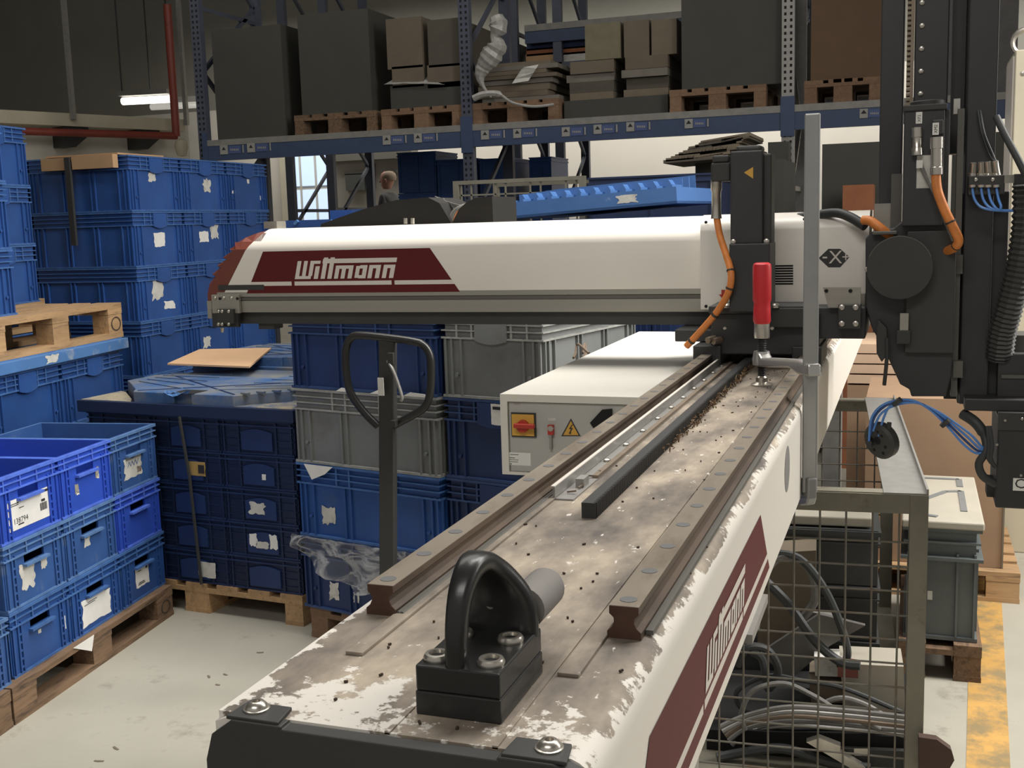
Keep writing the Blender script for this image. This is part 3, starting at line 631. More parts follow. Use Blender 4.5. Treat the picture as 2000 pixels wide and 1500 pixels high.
MB().tube([at(1791, 249, 2.59), at(1791, 268, 2.59), at(1791, 269, 2.59), at(1791, 288, 2.59), at(1791, 290, 2.59), at(1791, 303, 2.59)], [.011, .011, .0095, .0095, .0112, .0112], 12).build('plug', CHROME, m2, smooth=True)
MB().tube([at(1829, 268, 2.575), at(1829, 290, 2.575), at(1829, 291, 2.575), at(1829, 326, 2.575), at(1829, 327, 2.575), at(1829, 341, 2.575)], [.0135, .0135, .0118, .0118, .0128, .0128], 12).build('plug', CHROME, m2, smooth=True)
pbox(MB(), 1791, 304, 1819, 367, 2.5985, .002).build('rating_plate', PAPER_D, m2)
OP = spline([at(1828, 341, 2.575), at(1831, 372, 2.57), at(1845, 410, 2.565), at(1862, 445, 2.565), at(1872, 468, 2.575), at(1866, 482, 2.59), at(1850, 490, 2.62)], 5)
o2 = MB().tube(OP, .0098, 12).build('motor_cable', ORANGE, va, smooth=True)
for k in (13, 24): MB().tube([OP[k], OP[k] + (OP[k + 1] - OP[k]) * .4], .0112, 12).build('cable_tie', BLACK_P, o2)
MB().tube(spline([at(1796, 316, 2.595), at(1806, 340, 2.59), at(1826, 380, 2.58), at(1846, 430, 2.575), at(1862, 470, 2.585)], 4), .0042, 8).build('signal_cable', CABLE, va, smooth=True)
pbox(MB(), 1790, 313, 1802, 328, 2.588, .008).build('cable_tag', PAPER, va)
pbox(MB(), 1708, 398, 1742, 448, 2.72, .08).build('arm_end_plate', ALU, va)
pbox(MB(), 1741, 340, 1760, 450, 2.70, .06).build('arm_end_bracket', ALUD, va)
MB().tube(spline([at(1686, 430, 2.65), at(1700, 432, 2.64), at(1722, 448, 2.63), at(1744, 466, 2.64)], 5), .0105, 10).build('shoulder_cable', ORANGE, va, smooth=True)
# gearbox and lower slide body
gb = [at(px, py, 2.62) for px, py in ((1690, 466), (1704, 452), (1745, 446), (1765, 430), (1860, 430), (1862, 690), (1857, 742), (1848, 776), (1780, 776), (1776, 762), (1758, 752), (1734, 700), (1702, 640), (1690, 600))]
MB().prism([(p.x, p.z) for p in gb], XY, 2.63, 2.86).build('gearbox_body', BLACK, va, bevel=.003)
c = at(1757, 522, 2.60); q = MB(); q.lathe([(0, 0), (.066, 0), (.068, -.004), (.068, -.05), (0, -.05)], c + Vector((0, .03, 0)), 36, axis='y'); q.build('gear_cover', BLACK_P, va, smooth=True)
MB().poly([(c.x + .0683 * math.cos(t) * s, c.y - .0201 + 0, c.z + .0683 * math.sin(t) * s) for s, rng_ in ((1, range(20, 161, 10)), (.975, range(160, 19, -10))) for t in (math.radians(k) for k in rng_)]).build('cover_rim_line', ALUD, va)
pbox(MB(), 1704, 452, 1752, 458, 2.61, .05).build('cover_hood', ALUD, va, bevel=.002)
pbox(MB(), 1772, 452, 1862, 690, 2.615, .04).build('front_plate', BLACK_P, va, bevel=.002)
pbox(MB(), 1758, 612, 1774, 645, 2.60, .012).build('latch_plate', ALU, va); pbox(MB(), 1751, 645, 1778, 672, 2.60, .02).build('latch_body', BLACK_P, va, bevel=.002)
screw('body_screw', CHROME, va, at(1776, 585, 2.6195), .003); screw('body_screw', CHROME, va, at(1694, 526, 2.63), .006)
q = MB(); tp = [at(px, py, 2.60) for px, py in ((1716, 625), (1732, 640), (1735, 690), (1722, 708), (1712, 690), (1711, 640))]
q.prism([(p.x, p.z) for p in tp], XY, 2.60, 2.64).build('hanging_sleeve', BLACK_P, va, bevel=.003)
MB().tube(spline([at(1732, 660, 2.60), at(1732, 700, 2.60), at(1727, 752, 2.61)], 4), .0042, 8).build('hanging_cord', CABLE_D, va, smooth=True)
# slide column and rail next to it
MB().box(at(1869, 300, 2.66).x, at(1882, 300, 2.66).x, 2.66, 2.70, at(1875, 775, 2.66).z, at(1875, 212, 2.66).z).build('slide_rail', mat('dark_slide_rail', rgb(96, 94, 88), .45, metal=.4), va)
for y0, y1 in ((498, 535), (705, 738)): pbox(MB(), 1862, y0, 1880, y1, 2.65, .03).build('slide_runner', ALUD, va)
pbox(MB(), 1863, 193, 1875, 222, 2.70, .01).build('paper_label', PAPER_D, va)
MB().box(at(1886, 300, 2.68).x, at(1944, 300, 2.68).x, 2.68, 2.84, at(1900, 790, 2.68).z, 3.2).build('slide_column', BLACK, va, bevel=.003)
MB().box(at(1860, 100, 2.80).x, at(1886, 100, 2.80).x, 2.80, 2.86, at(1870, 300, 2.8).z, 3.2).build('side_column', BLACK_P, va)
pbox(MB(), 1884, 778, 2030, 806, 2.62, .24).build('bottom_plate', BLACK, va, bevel=.003)
pbox(MB(), 1944, 600, 1966, 780, 2.72, .08).build('slide_arm', BLACK_P, va)
pbox(MB(), 1880, 376, 1958, 790, 2.70, .12).build('slide_body', BLACK, va, bevel=.003)
pbox(MB(), 1852, 430, 1890, 780, 2.78, .08).build('rear_cover', BLACK_P, va)
# valve block with four fittings and hoses
vb = pbox(MB(), 1892, 344, 1962, 379, 2.635, .05).build('valve_block', BLACK_P, va, bevel=.002)
for px in (1906, 1939): screw('valve_screw', CHROME, vb, at(px, 351, 2.635), .004)
for k, px in enumerate((1899, 1916, 1930, 1946)):
    tp = 318 - k * 1.2; MB().tube([at(px, 344, 2.655), at(px, 339, 2.655), at(px + 1, 337, 2.655), at(px + 2 - k * 1.5, tp, 2.65)], [.009, .009, .0068, .0065], 10).build('hose_fitting', CHROME, vb, smooth=True)
    MB().tube([at(px, 361, 2.63), at(px, 366, 2.63)], .0075, 10).build('lower_fitting', CHROME, vb, smooth=True)
    MB().tube(spline([at(px, 366, 2.632), at(px + 4, 388, 2.62), at(px + 18 - k * 3, 405 - k, 2.61), at(1948 + k * 3, 411, 2.61), at(1990, 411, 2.62)], 5), .0028, 8).build('air_hose', BCABLE, vb, smooth=True)
for k in range(2): MB().tube(spline([at(1910 + k * 4, 215, 2.67), at(1918 + k * 4, 260, 2.66), at(1932 + k * 6, 300, 2.66), at(1944 + k * 2, 318, 2.65)], 4), .0026, 6).build('thin_hose', CABLE_D, va)
MB().tube(spline([at(1946, 228, 2.60), at(1962, 262, 2.58), at(1985, 305, 2.56), at(2005, 345, 2.55)], 4), .0075, 10).build('conduit', CABLE_D, va, smooth=True)
pbox(MB(), 1962, 342, 1982, 357, 2.63, .02).build('hose_bracket', ALU, va); pbox(MB(), 1982, 340, 2030, 362, 2.62, .04).build('hose_clamp', BLACK_P, va)
# corrugated cable chain
CHP = spline([at(2006, 360, 2.62), at(2004, 440, 2.62), at(1992, 520, 2.63), at(1974, 590, 2.64), at(1958, 650, 2.66), at(1952, 700, 2.68)], 14); rr_ = [.030 if k % 2 else .0255 for k in range(len(CHP))]
MB().tube(CHP, rr_, 10).build('corrugated_conduit', BLACK_P, va)
# wrist at lower right
MB().box(at(1943, 900, 2.66).x, .36, 2.60, 2.80, at(1960, 980, 2.66).z, at(1960, 806, 2.66).z).build('wrist_body', BLACK, va, bevel=.004)
pbox(MB(), 1928, 938, 1946, 972, 2.66, .06).build('wrist_step', BLACK_P, va, bevel=.002)
pbox(MB(), 1950, 806, 2030, 842, 2.595, .02).build('wrist_collar', BLACK_P, va)
for px, py in ((1963, 821), (1996, 818), (1947, 868), (1994, 928)): screw('wrist_screw', CHROME, va, at(px, py, 2.595 if py < 850 else 2.60), .0035)
pbox(MB(), 1979, 934, 2020, 960, 2.597, .003).build('axis_label', PAPER, va)
o = at(1981, 953, 2.596); text('C', .030, INK, va, lambda x, y: (o.x + x, o.y, o.z + y))
MB().tube(spline([at(1880, 808, 2.64), at(1905, 825, 2.62), at(1922, 850, 2.61), at(1926, 880, 2.60), at(1912, 905, 2.60), at(1920, 930, 2.60), at(1945, 945, 2.61)], 5), [.012] * 10 + [.009] * 21, 10).build('wrist_cable', CABLE_D, va, smooth=True)
for k in range(2): MB().tube(spline([at(1928 + 5 * k, 832, 2.60), at(1932 + 6 * k, 870, 2.59), at(1930 + 5 * k, 895, 2.59), at(1944, 912, 2.60)], 5), .004, 8).build('wrist_lead', CABLE_D, va, smooth=True)
pbox(MB(), 1955, 655, 2030, 690, 2.70, .1).build('wrist_window_frame', ALUD, va); pbox(MB(), 1950, 690, 2030, 778, 2.66, .14).build('wrist_motor', BLACK, va, bevel=.003)
pbox(MB(), 1956, 732, 2030, 740, 2.655, .02).build('motor_band', ALUD, va)

# suction disc hanging on its blue hoses
gd = thing('suction_disc', 'black drilled disc dangling on blue air hoses over the mesh box', 'gripper', tuple(at(1722, 890, 2.62)))
c = at(1722, 860, 2.62); q = MB(); q.lathe([(0, .012), (.036, .012), (.042, .008), (.042, -.008), (.036, -.014), (0, -.014)], (0, 0, 0), 28, axis='y')
Mx = Matrix.Translation(c) @ Matrix.Rotation(math.radians(-38), 4, 'Z') @ Matrix.Rotation(math.radians(12), 4, 'X'); q.v = [Mx @ p for p in q.v]
q.build('disc', mat('dark_grey_disc', rgb(58, 57, 54), .55, var=.12, scale=30), gd, smooth=True)
for u, v, r in ((.0, .004, .009), (-.017, .004, .007), (.014, .018, .0035), (-.012, -.02, .0035), (.02, -.008, .004), (-.024, .012, .003), (.012, -.024, .004), (.004, .026, .003)):
    q = MB(); q.lathe([(0, 0), (r, 0), (r, -.0006), (0, -.0006)], (u, -.0138, v), 12, axis='y'); q.v = [Mx @ p for p in q.v]; q.build('bore', HOLE, gd)
pbox(MB(), 1692, 862, 1703, 876, 2.60, .02).build('hose_elbow', BLACK_P, gd, bevel=.002)
MB().tube([at(1735, 845, 2.60), at(1737, 825, 2.60)], .005, 8).build('stud', BLACK_P, gd)
for k, (sx, sy) in enumerate(((1697, 865), (1700, 850), (1716, 852), (1705, 842))):
    P = [at(sx, sy, 2.605), at(sx + 6 + k * 3, 815 - k * 2, 2.60), at(1730 + k * 7, 788 + k, 2.59), at(1775 + k * 5, 781 + k * 2, 2.585), at(1812 + k * 4, 797 + k, 2.58), at(1848 + k * 2, 830 - k * 4, 2.58), at(1880 + k * 5, 866 - k * 6, 2.585), at(1906 + k * 3, 885 - k * 5, 2.595), at(1925, 880, 2.60)]
    MB().tube(spline(P, 6), .0027, 8).build('air_hose', BCABLE if k != 1 else mat('dark_blue_hose', rgb(38, 66, 120), .4), gd, smooth=True)
for px, py in ((1846, 826), (1752, 785)): MB().tube([at(px - 3, py - 3, 2.578), at(px + 3, py + 3, 2.578)], .012, 8).build('hose_tie', BLACK_P, gd)

# ================================================================== bar clamp
YC, YB = 2.31, 2.10                                # spindle and bar do not stand at the same depth
cl = thing('bar_clamp', 'steel bar clamp with red wooden handle screwed down on the beam', 'clamp', (-.175, YB, 1.21))
bx0, bx1 = -.1855, at(1599, 600, YB).x; zb = at(1583, 962, YB).z; ztop = at(1583, 222, YB).z; bxm = (bx0 + bx1) / 2
MB().box(bx0, bx1, YB - .006, YB + .006, zb, ztop).build('clamp_bar', CLAMPS, cl, bevel=.0025)
sx = at(1488, 700, YC).x; ux = (sx - bxm); uy = YC - YB; ln = math.hypot(ux, uy); ux /= ln; uy /= ln
JL = lambda u, v, a: (bxm + ux * u - uy * a, YB + uy * u + ux * a, v)      # u runs from the bar towards the spindle
jw = [(-.014, zb + .03), (-.014, zb - .008), (-.006, zb - .022), (.02, zb - .030), (.10, zb - .018), (.15, 1.235), (.165, 1.262), (.165, 1.2755), (.125, 1.2755), (.115, 1.255), (.03, zb + .004), (.014, zb + .03)]
MB().prism(jw, JL, -.009, .009).build('fixed_jaw', CLAMPS, cl, bevel=.003)
z1a, z0a = at(1488, 688, YC).z, at(1488, 714, YC).z; z1b, z0b = at(1590, 709, YB).z, at(1590, 733, YB).z
sl = [(ln + .014, z0a), (ln + .014, z1a), (ln - .012, z1a), (ln - .025, z1a - .008), (.07, z1b - .001), (.03, z1b + .002), (-.018, z1b), (-.020, z0b), (.03, z0b - .002), (.07, z0b + .005), (ln - .02, z0a)]
MB().prism(sl, JL, -.013, .013).build('sliding_arm', CLAMPC, cl, bevel=.004)
q = MB(); q.lathe([(0, -.010), (.018, -.010), (.019, 0), (.016, .018), (.0, .018)], (sx - .0005, YC, at(1488, 703, YC).z), 16); q.build('arm_nut', CLAMPC, cl, smooth=True)
zz = at(1488, 661, YC).z; pr_ = []; z = at(1488, 741, YC).z
while z < zz: pr_ += [(.0072, z), (.0095, z + .0017), (.0072, z + .0034)]; z += .0045
MB().lathe([(0, pr_[0][1] - .001)] + pr_ + [(0, zz)], (sx, YC, 0), 14).build('threaded_spindle', BLACK, cl, smooth=True)
zp = ZT; q = MB(); q.lathe([(0, 0), (.022, 0), (.0225, .003), (.016, .006), (.012, .008), (.012, .017), (.009, .020), (0, .020)], (sx, YC, zp), 24); q.build('pressure_pad', CHROME, cl, smooth=True)
z0, z1 = at(1488, 660, YC).z, at(1488, 632, YC).z; MB().lathe([(0, z0), (.0150, z0), (.0155, z0 + .002), (.0155, z1), (0, z1)], (sx, YC, 0), 20).build('ferrule', CHROME, cl, smooth=True)
zt_ = at(1488, 513, YC).z; MB().lathe([(0, z1), (.0155, z1), (.0178, z1 + .006), (.0172, z1 + .030), (.0165, z1 + .042), (.0185, z1 + .048), (.0187, zt_ - .010), (.0175, zt_ - .003), (.013, zt_), (0, zt_)], (sx, YC, 0), 20).build('wooden_handle', REDH, cl, smooth=True)

# ================================================================== control cabinet bolted to the beam's left side
cab = thing('control_cabinet', 'white flat control cabinet with red and yellow main switch beside the beam', 'control cabinet', (-.65, 2.9, 1.25))
Xl, Yf, Yb, Zt, Zb = -.835, 2.255, 3.58, 1.430, 1.254
cs = MB(); cs.box(Xl, -.4735, Yf + .012, Yb, Zb + .004, Zt); cs.box(Xl, Xl + .016, Yf, Yf + .0119, Zb + .005, Zt - .0161); cs.box(Xl, -.4735, Yf, Yf + .012, Zt - .016, Zt)
cs.build('housing', CABW, cab)
MB().box(Xl + .018, -.475, Yf + .006, Yf + .013, Zb + .006, Zt - .018).build('front_panel', CABG, cab)
MB().box(Xl, -.4735, Yf, Yf + .014, Zb - .001, Zb + .005).build('bottom_lip', CABW, cab)
def cpt(px, py, dy=0): return at(px, py, Yf + .006 - dy)
def cquad(nm, m, x0, y0, x1, y1, t, par=cab):
    a, b = cpt(x0, y0), cpt(x1, y1); return MB().box(a.x, b.x, Yf + .006 - t, Yf + .006, b.z, a.z).build(nm, m, par)
sw = cquad('switch_frame', BLACK_P, 999, 805, 1048, 854, .004); cquad('switch_plate', YELLOW, 1001, 808, 1045, 851, .006, sw)
c = cpt(1022, 832, .006); MB().lathe([(0, 0), (.014, 0), (.013, -.010), (0, -.010)], c, 20, axis='y').build('switch_rotor', REDK, sw, smooth=True)
a, b = cpt(1004, 831, .018), cpt(1044, 833, .018); MB().bar(a, b, .012, .010).build('switch_handle', REDK, sw, bevel=.002)
kk = cpt(1077, 836, .003); MB().lathe([(0, 0), (.006, 0), (.006, -.008), (0, -.008)], kk, 14, axis='y').build('key_lock', CHROME, cab, smooth=True)
kb = cquad('key_tag', REDK, 1072, 829, 1083, 848, .010); cquad('key_blade', ZINC, 1075, 848, 1080, 876, .009, kb); cquad('key_label', PAPER_D, 1070, 816, 1086, 822, .0008)
tr_ = MB().poly([cpt(px, py, .0008) for px, py in ((1115, 817), (1134, 852), (1096, 852))]).build('warning_sign', BLACK_P, cab)
MB().poly([cpt(px, py, .0014) for px, py in ((1115, 822), (1130, 850), (1100, 850))]).build('warning_field', YELLOW, tr_)
MB().poly([cpt(px, py, .002) for px, py in ((1117, 829), (1111, 838), (1115, 838), (1112, 845), (1110, 845), (1114, 849), (1116, 844), (1114.5, 844), (1119, 836), (1115, 836), (1119, 829))]).build('lightning_mark', BLACK_P, tr_)
ls = cquad('inventory_label', PAPER, 992, 883, 1037, 910, .0008)
for k, (x0, x1, y) in enumerate(((997, 1013, 887), (994, 1006, 893), (994, 1013, 897), (994, 1012, 901), (994, 1000, 905))): cquad('print_line', INK, x0, y, x1, y + 1.6, .0012, ls)
cquad('faded_stamp', mat('faded_stamp_ink', rgb(160, 148, 146), .6), 1003, 787, 1016, 791, .0006)
MB().poly([cpt(px, py, .004) for px, py in ((1152, 826), (1176, 800), (1196, 798), (1196, 835), (1165, 845))]).build('cable_opening', HOLE, cab)
for k in range(2): MB().tube(spline([at(1150 - k * 12, 690, 3.2 + k * .1), at(1128 + k * 14, 672, 3.4), at(1124 + k * 20, 690, 3.35), at(1120 + k * 18, 699, 3.3)], 5), .004, 6).build('wire_loop', BROWNC, cab)

# ================================================================== pallets
def make_pallet(label, loc, rz, m, hz=1.0, group='wooden pallets', w=.8, l=1.2):
    p = thing('wooden_pallet', label, 'pallet', loc, rz, group); h = lambda z: z * hz
    ys = [(-w / 2, .1), (w / 2 - .1, .1)] if w < .4 else [(-w / 2 + k * (w - .12) / 6, .12) for k in range(7)] if w > 1 else [(-w / 2, .145), (-w / 2 + .187, .100), (-.0725, .145), (w / 2 - .287, .100), (w / 2 - .145, .145)]
    for y, b in ys: MB().box(-l / 2, l / 2, y, y + b, h(.122), h(.144)).build('deck_board', m, p, local=True)
    for x in (-l / 2, -.0725, l / 2 - .145):
        MB().box(x, x + .145, -w / 2, w / 2, h(.100), h(.122)).build('cross_board', m, p, local=True)
        for y, b in ((-w / 2, .1), (-.0725, .145), (w / 2 - .1, .1))[::2 if w < .4 else 1]: MB().box(x + .002, x + .143, y + .002, y + b - .002, h(.022), h(.100)).build('block', m, p, local=True)
    for y, b in ((-w / 2, .1), (-.0725, .145), (w / 2 - .1, .1))[::2 if w < .4 else 1]: MB().box(-l / 2, l / 2, y, y + b, 0, h(.022)).build('bottom_board', m, p, local=True)
    return p
D2R = math.radians
def stamp(p, face, x, z, r, m=INK):                # burnt oval stamp on a pallet block (flat print)
    q = MB(); n = 22
    ring = lambda k, s: (x + r * s * math.cos(2 * math.pi * k / n), z + r * .78 * s * math.sin(2 * math.pi * k / n))
    for k in range(n):
        q.poly([face(*ring(k, 1)), face(*ring(k + 1, 1)), face(*ring(k + 1, .86)), face(*ring(k, .86))])
    q.build('burnt_stamp', m, p, local=True)

# ================================================================== crates
PROTO = {}
def shell(mb, W, D, H, t, hole=None):              # open box; hole = (width, z0, z1) cut in both W faces
    mb.box(-W / 2, W / 2, -D / 2, D / 2, 0, .008)
    for s in (-1, 1):
        mb.box(s * W / 2 - (t if s > 0 else 0), s * W / 2 + (0 if s > 0 else t), -D / 2, D / 2, .008, H)
        y0, y1 = (-D / 2, -D / 2 + t) if s < 0 else (D / 2 - t, D / 2); a, b = -W / 2 + t, W / 2 - t
        if hole:
            hw, z0, z1 = hole; mb.box(a, b, y0, y1, .008, z0); mb.box(a, -hw / 2, y0, y1, z0, z1); mb.box(hw / 2, b, y0, y1, z0, z1); mb.box(a, b, y0, y1, z1, H)
        else: mb.box(a, b, y0, y1, .008, H)
def ring(mb, W, D, z0, z1, p):                     # collar round the crate, standing p proud
    w, d = W / 2 + p, D / 2 + p; t = p + .004
    mb.box(-w, w, -d, -d + t, z0, z1); mb.box(-w, w, d - t, d, z0, z1); mb.box(-w, -w + t, -d + t, d - t, z0, z1); mb.box(w - t, w, -d + t, d - t, z0, z1)
def vrib(mb, W, D, side, u, w, z0, z1, p):         # vertical rib on a face; side 'w' or 'd'
    for s in (-1, 1):
        if side == 'w': mb.box(u - w / 2, u + w / 2, *sorted((s * D / 2, s * (D / 2 + p))), z0, z1)
        else: mb.box(*sorted((s * W / 2, s * (W / 2 + p))), u - w / 2, u + w / 2, z0, z1)
def new_crate(style, W, D, H, m):
    r = thing('storage_crate', '', 'crate', (0, 0, 0)); H -= .002
    b, rim, hds = MB(), MB(), []
    if style == 'open':
        shell(b, W - .02, D - .02, H, .010, (.125, H - .098, H - .064)); w, d = W - .02, D - .02
        for u in (-.5, .5):
            for k in (0, .032, .052): vrib(b, w, d, 'w', u * (w - .016) - math.copysign(k, u), .007, .012, H - .05, .007)
            for k in (0, .05): vrib(b, w, d, 'd', u * (d - .016) - math.copysign(k, u), .007, .012, H - .05, .007)
            for j in range(5): vrib(b, w, d, 'w', u * (w - .016) - math.copysign(.042, u), .014, .025 + j * .032, .033 + j * .032, .006)
        for u in (-.1, .1): vrib(b, w, d, 'd', u, .008, .012, H - .05, .007)
        ring(rim, w, d, H - .012, H, .010); ring(rim, w, d, H - .034, H - .029, .0085); ring(rim, w, d, H - .062, H - .056, .0095); ring(rim, w, d, 0, .010, .004)
        for j in range(4): vrib(rim, w, d, 'w', -w / 2 + .03 + j * (w - .06) / 3, .006, H - .058, H - .01, .008)
        hds = [MB().box(-.075, .075, *sorted((s * d / 2, s * (d / 2 + .020))), H - .108, H - .098) for s in (-1, 1)]
    elif style == 'flat':
        shell(b, W - .02, D - .02, H, .010); w, d = W - .02, D - .02
        for u in (-.5, -.28, .28, .5): vrib(b, w, d, 'w', u * (w - .014), .009, .004, H - .01, .008)
        for u in (-.5, -.25, 0, .25, .5): vrib(b, w, d, 'd', u * (d - .014), .009, .004, H - .01, .008)
        for j in range(3): ring(b, w, d, .03 + j * .035, .034 + j * .035, .005)
        ring(rim, w, d, H - .03, H - .022, .009); ring(rim, w, d, H - .008, H, .009); ring(rim, w, d, 0, .008, .006)
        for s in (-1, 1):
            hd = MB(); hds.append(hd); pts = [(-.085, .02), (.085, .02), (.085, H - .055)] + [(.085 - .17 * k / 8, H - .055 + .016 * math.sin(math.pi * k / 8)) for k in range(9)] + [(-.085, H - .055)]
            hd.prism(pts, lambda u, v, a: (u, a, v), *sorted((s * d / 2, s * (d / 2 + .012))))
    else:                                          # 'tall': stacking container with panelled sides
        shell(b, W - .03, D - .03, H, .010); w, d = W - .03, D - .03
        n1, n2 = (1, 3) if style == 'tall' else (3, 2)
        for side, L, n in (('w', w, n1), ('d', d, n2)):
            for u in (-.5, .5):
                for k in (.006, .034, .078): vrib(b, w, d, side, u * L - math.copysign(k, u), .008, .006, H - .085, .012)
            for j in range(1, n):
                for o in (-.016, .016): vrib(b, w, d, side, -L / 2 + .06 + (L - .12) * j / n + o, .008, .006, H - .085, .011)
        for z0, z1, p in ((H - .010, H, .014), (H - .036, H - .031, .012), (H - .062, H - .057, .012), (H - .092, H - .085, .013), (0, .010, .012)): ring(rim, w, d, z0, z1, p)
        for s in (-1, 1):
            for u in (-.16, -.09, .09, .16): rim.box(u - .004, u + .004, *sorted((s * d / 2, s * (d / 2 + .011))), H - .09, H - .005)
            hd = MB()
            if style == 'tall': hds.append(hd)
            pts = [(-.072, H - .012), (.072, H - .012), (.072, H - .096)] + [(.072 - .144 * k / 6, H - .096 - .014 * math.sin(math.pi * k / 6)) for k in range(1, 6)] + [(-.072, H - .096)]
            hd.prism(pts, lambda u, v, a: (u, a, v), *sorted((s * d / 2, s * (d / 2 + .017))))
            for u in (-.5, .5): b.lathe([(0, -.006), (.008, -.006), (.008, .006), (0, .006)], (u * (w - .11), s * (d / 2 + .006), .09), 8, axis='y')
    rm_ = rim_mat(m); b.build('body', m, r, local=True); rim.build('rim', rm_, r, local=True); [h_.build('handle', BLUE_D if m is BLUE_DD else (rm_ if style == 'open' else m), r, local=True) for h_ in hds]
    return r
def crate(style, W, D, H, m, loc, rz, label, group):
    key = (style, W, D, H, m.name)
    if key not in PROTO:
        r = PROTO[key] = new_crate(style, W, D, H, m); r.location = loc; r.rotation_euler = (0, 0, rz)
        WM[r.name] = Matrix.Translation(Vector(loc)) @ Matrix.Rotation(rz, 4, 'Z')
        for c in r.children: WM[c.name] = WM[r.name]
        return tag(r, label, 'crate', group)
    p = PROTO[key]; r = p.copy(); C.objects.link(r); r.location = loc; r.rotation_euler = (0, 0, rz); tag(r, label, 'crate', group)
    WM[r.name] = Matrix.Translation(Vector(loc)) @ Matrix.Rotation(rz, 4, 'Z')
    for ch in [c for c in p.children if c.name.split('.')[0] in ('body', 'rim', 'handle')]:
        c = ch.copy(); C.objects.link(c); c.parent = r; WM[c.name] = WM[r.name]
    return r
def sticker(r, D, u, z, w, h, seed, m=PAPER_D, jag=.16, side='w', lift=.0012, name='paper_label', n=18):
    mb = MB(); f = (lambda a, b: (u + a, -D / 2 - lift, z + b)) if side == 'w' else (lambda a, b: (D / 2 + lift, u + a, z + b))
    if jag: torn(mb, f, w, h, seed, jag, n)
    else: mb.poly([f(-w / 2, -h / 2), f(w / 2, -h / 2), f(w / 2, h / 2), f(-w / 2, h / 2)])
    return mb.build(name, m, r, local=True)
def sprint(r, D, u, z, w, h, parent=None, lift=.002):           # small block of print on a sticker
    mb = MB(); mb.poly([(u - w / 2, -D / 2 - lift, z - h / 2), (u + w / 2, -D / 2 - lift, z - h / 2), (u + w / 2, -D / 2 - lift, z + h / 2), (u - w / 2, -D / 2 - lift, z + h / 2)])
    return mb.build('print_mark', INK, r, local=True)
ROW = ['bottom', 'second', 'third', 'fourth', 'fifth', 'top']

# ---- A: open blue crates on the near left pallet
an = D2R(7.9); dA, nA = Vector((-math.sin(an), math.cos(an), 0)), Vector((math.cos(an), math.sin(an), 0)); sA = Vector((-3.150, 3.165, 0)); rzA = D2R(90) + an
WA, DA, HA = .385, .60, .2575
cA = sA + dA * (.5 * 1.2 - .07) - nA * (.4 - .035)
pA = make_pallet('old brown pallet under the open blue crates at left', cA, rzA, WOOD_D)
stamp(pA, lambda x, z: (x, -.4015, z), .53, .062, .04)
p2 = make_pallet('old brown pallet at the left edge under a single blue crate', cA - dA * 1.21, rzA, WOOD_D)
TA = [[BLUE, BLUE_A2, BLUE_A], [BLUE, BLUE_A2, BLUE_A], [BLUE, BLUE_A, BLUE_A2]]
CN = ['nearest', 'middle', 'farthest']; CA = {}
for i in range(3):
    for k in range(3):
        loc = sA + dA * (i + .5) * WA - nA * (DA / 2) + Vector((0, 0, .144 + k * HA))
        st = {(0, 2): 'with printed white label', (1, 2): 'with two peeled spots', (2, 2): 'with torn scribbled label', (0, 1): 'with flaking paper patch', (1, 1): 'with one small paper shred', (2, 1): 'with bare front', (0, 0): 'with black slot handle', (1, 0): 'with large torn white label', (2, 0): 'with small white label'}[(i, k)]
        CA[i, k] = crate('open', WA, DA, HA, TA[i][k], loc, rzA, f'open blue crate {st}, {CN[i]} column, {("bottom", "middle", "top")[k]} row, left front stack', 'open crates on the left front pallet')
crate('open', WA, DA, HA, BLUE_A2, sA - dA * .55 * WA - nA * (DA / 2 - .01) + Vector((0, 0, .144)), rzA, 'blue crate cut off by the left edge of the picture near the floor', 'open crates on the left front pallet')
dd = DA - .02
l = sticker(CA[0, 2], dd, -.005, .098, .255, .118, 1, PAPER, 0)
for u, z, w_, h_ in ((.095, .146, .05, .010), (-.02, .150, .05, .004), (-.02, .143, .045, .003), (-.09, .140, .05, .003), (-.09, .133, .045, .003), (-.05, .118, .03, .003), (.085, .112, .024, .010), (-.06, .056, .035, .005)): sprint(CA[0, 2], dd, u, z, w_, h_)
for k in range(9): sprint(CA[0, 2], dd, .066 + k * .005, .088, .0026 if k % 3 else .004, .030)
PA = WM[CA[0, 2].name]; text('138794', .030, INK, CA[0, 2], lambda x, y: PA @ Vector((-.105 + x, -dd / 2 - .002, .062 + y)))
sticker(CA[1, 2], dd, -.07, .10, .03, .045, 3, mat('peeled_grey_residue', rgb(150, 146, 132), .9, var=.2, scale=40)); sticker(CA[1, 2], dd, .085, .135, .03, .05, 4, MATS['peeled_grey_residue']); sticker(CA[1, 2], dd, -.065, .083, .024, .022, 5, PAPER); sticker(CA[1, 2], dd, .09, .117, .02, .02, 6, PAPER)
sticker(CA[2, 2], dd, -.02, .095, .17, .105, 7, PAPER_D, .2, n=26); q = MB()
zz_ = [(-.06 + k * .013, -dd / 2 - .0025, .112 + (.012 if k % 2 else -.010)) for k in range(8)]; q.tube(zz_, .0016, 5).build('scribble', mat('pen_blue_grey', rgb(92, 110, 150), .7), CA[2, 2], local=True)
sticker(CA[2, 2], dd, .035, .075, .04, .03, 8, mat('brown_tape', rgb(130, 92, 62), .7))
sticker(CA[0, 1], dd, -.05, .105, .11, .12, 9, PAPER_D, .3, n=30); sticker(CA[0, 1], dd, .055, .125, .05, .06, 10, PAPER_D, .42, n=26)
sticker(CA[1, 1], dd, -.03, .12, .055, .05, 11, PAPER_D, .34, n=20)
sticker(CA[0, 0], dd, -.01, .125, .022, .018, 12, PAPER_D); sticker(CA[0, 0], dd, .15, .10, .022, .06, 13, PAPER)
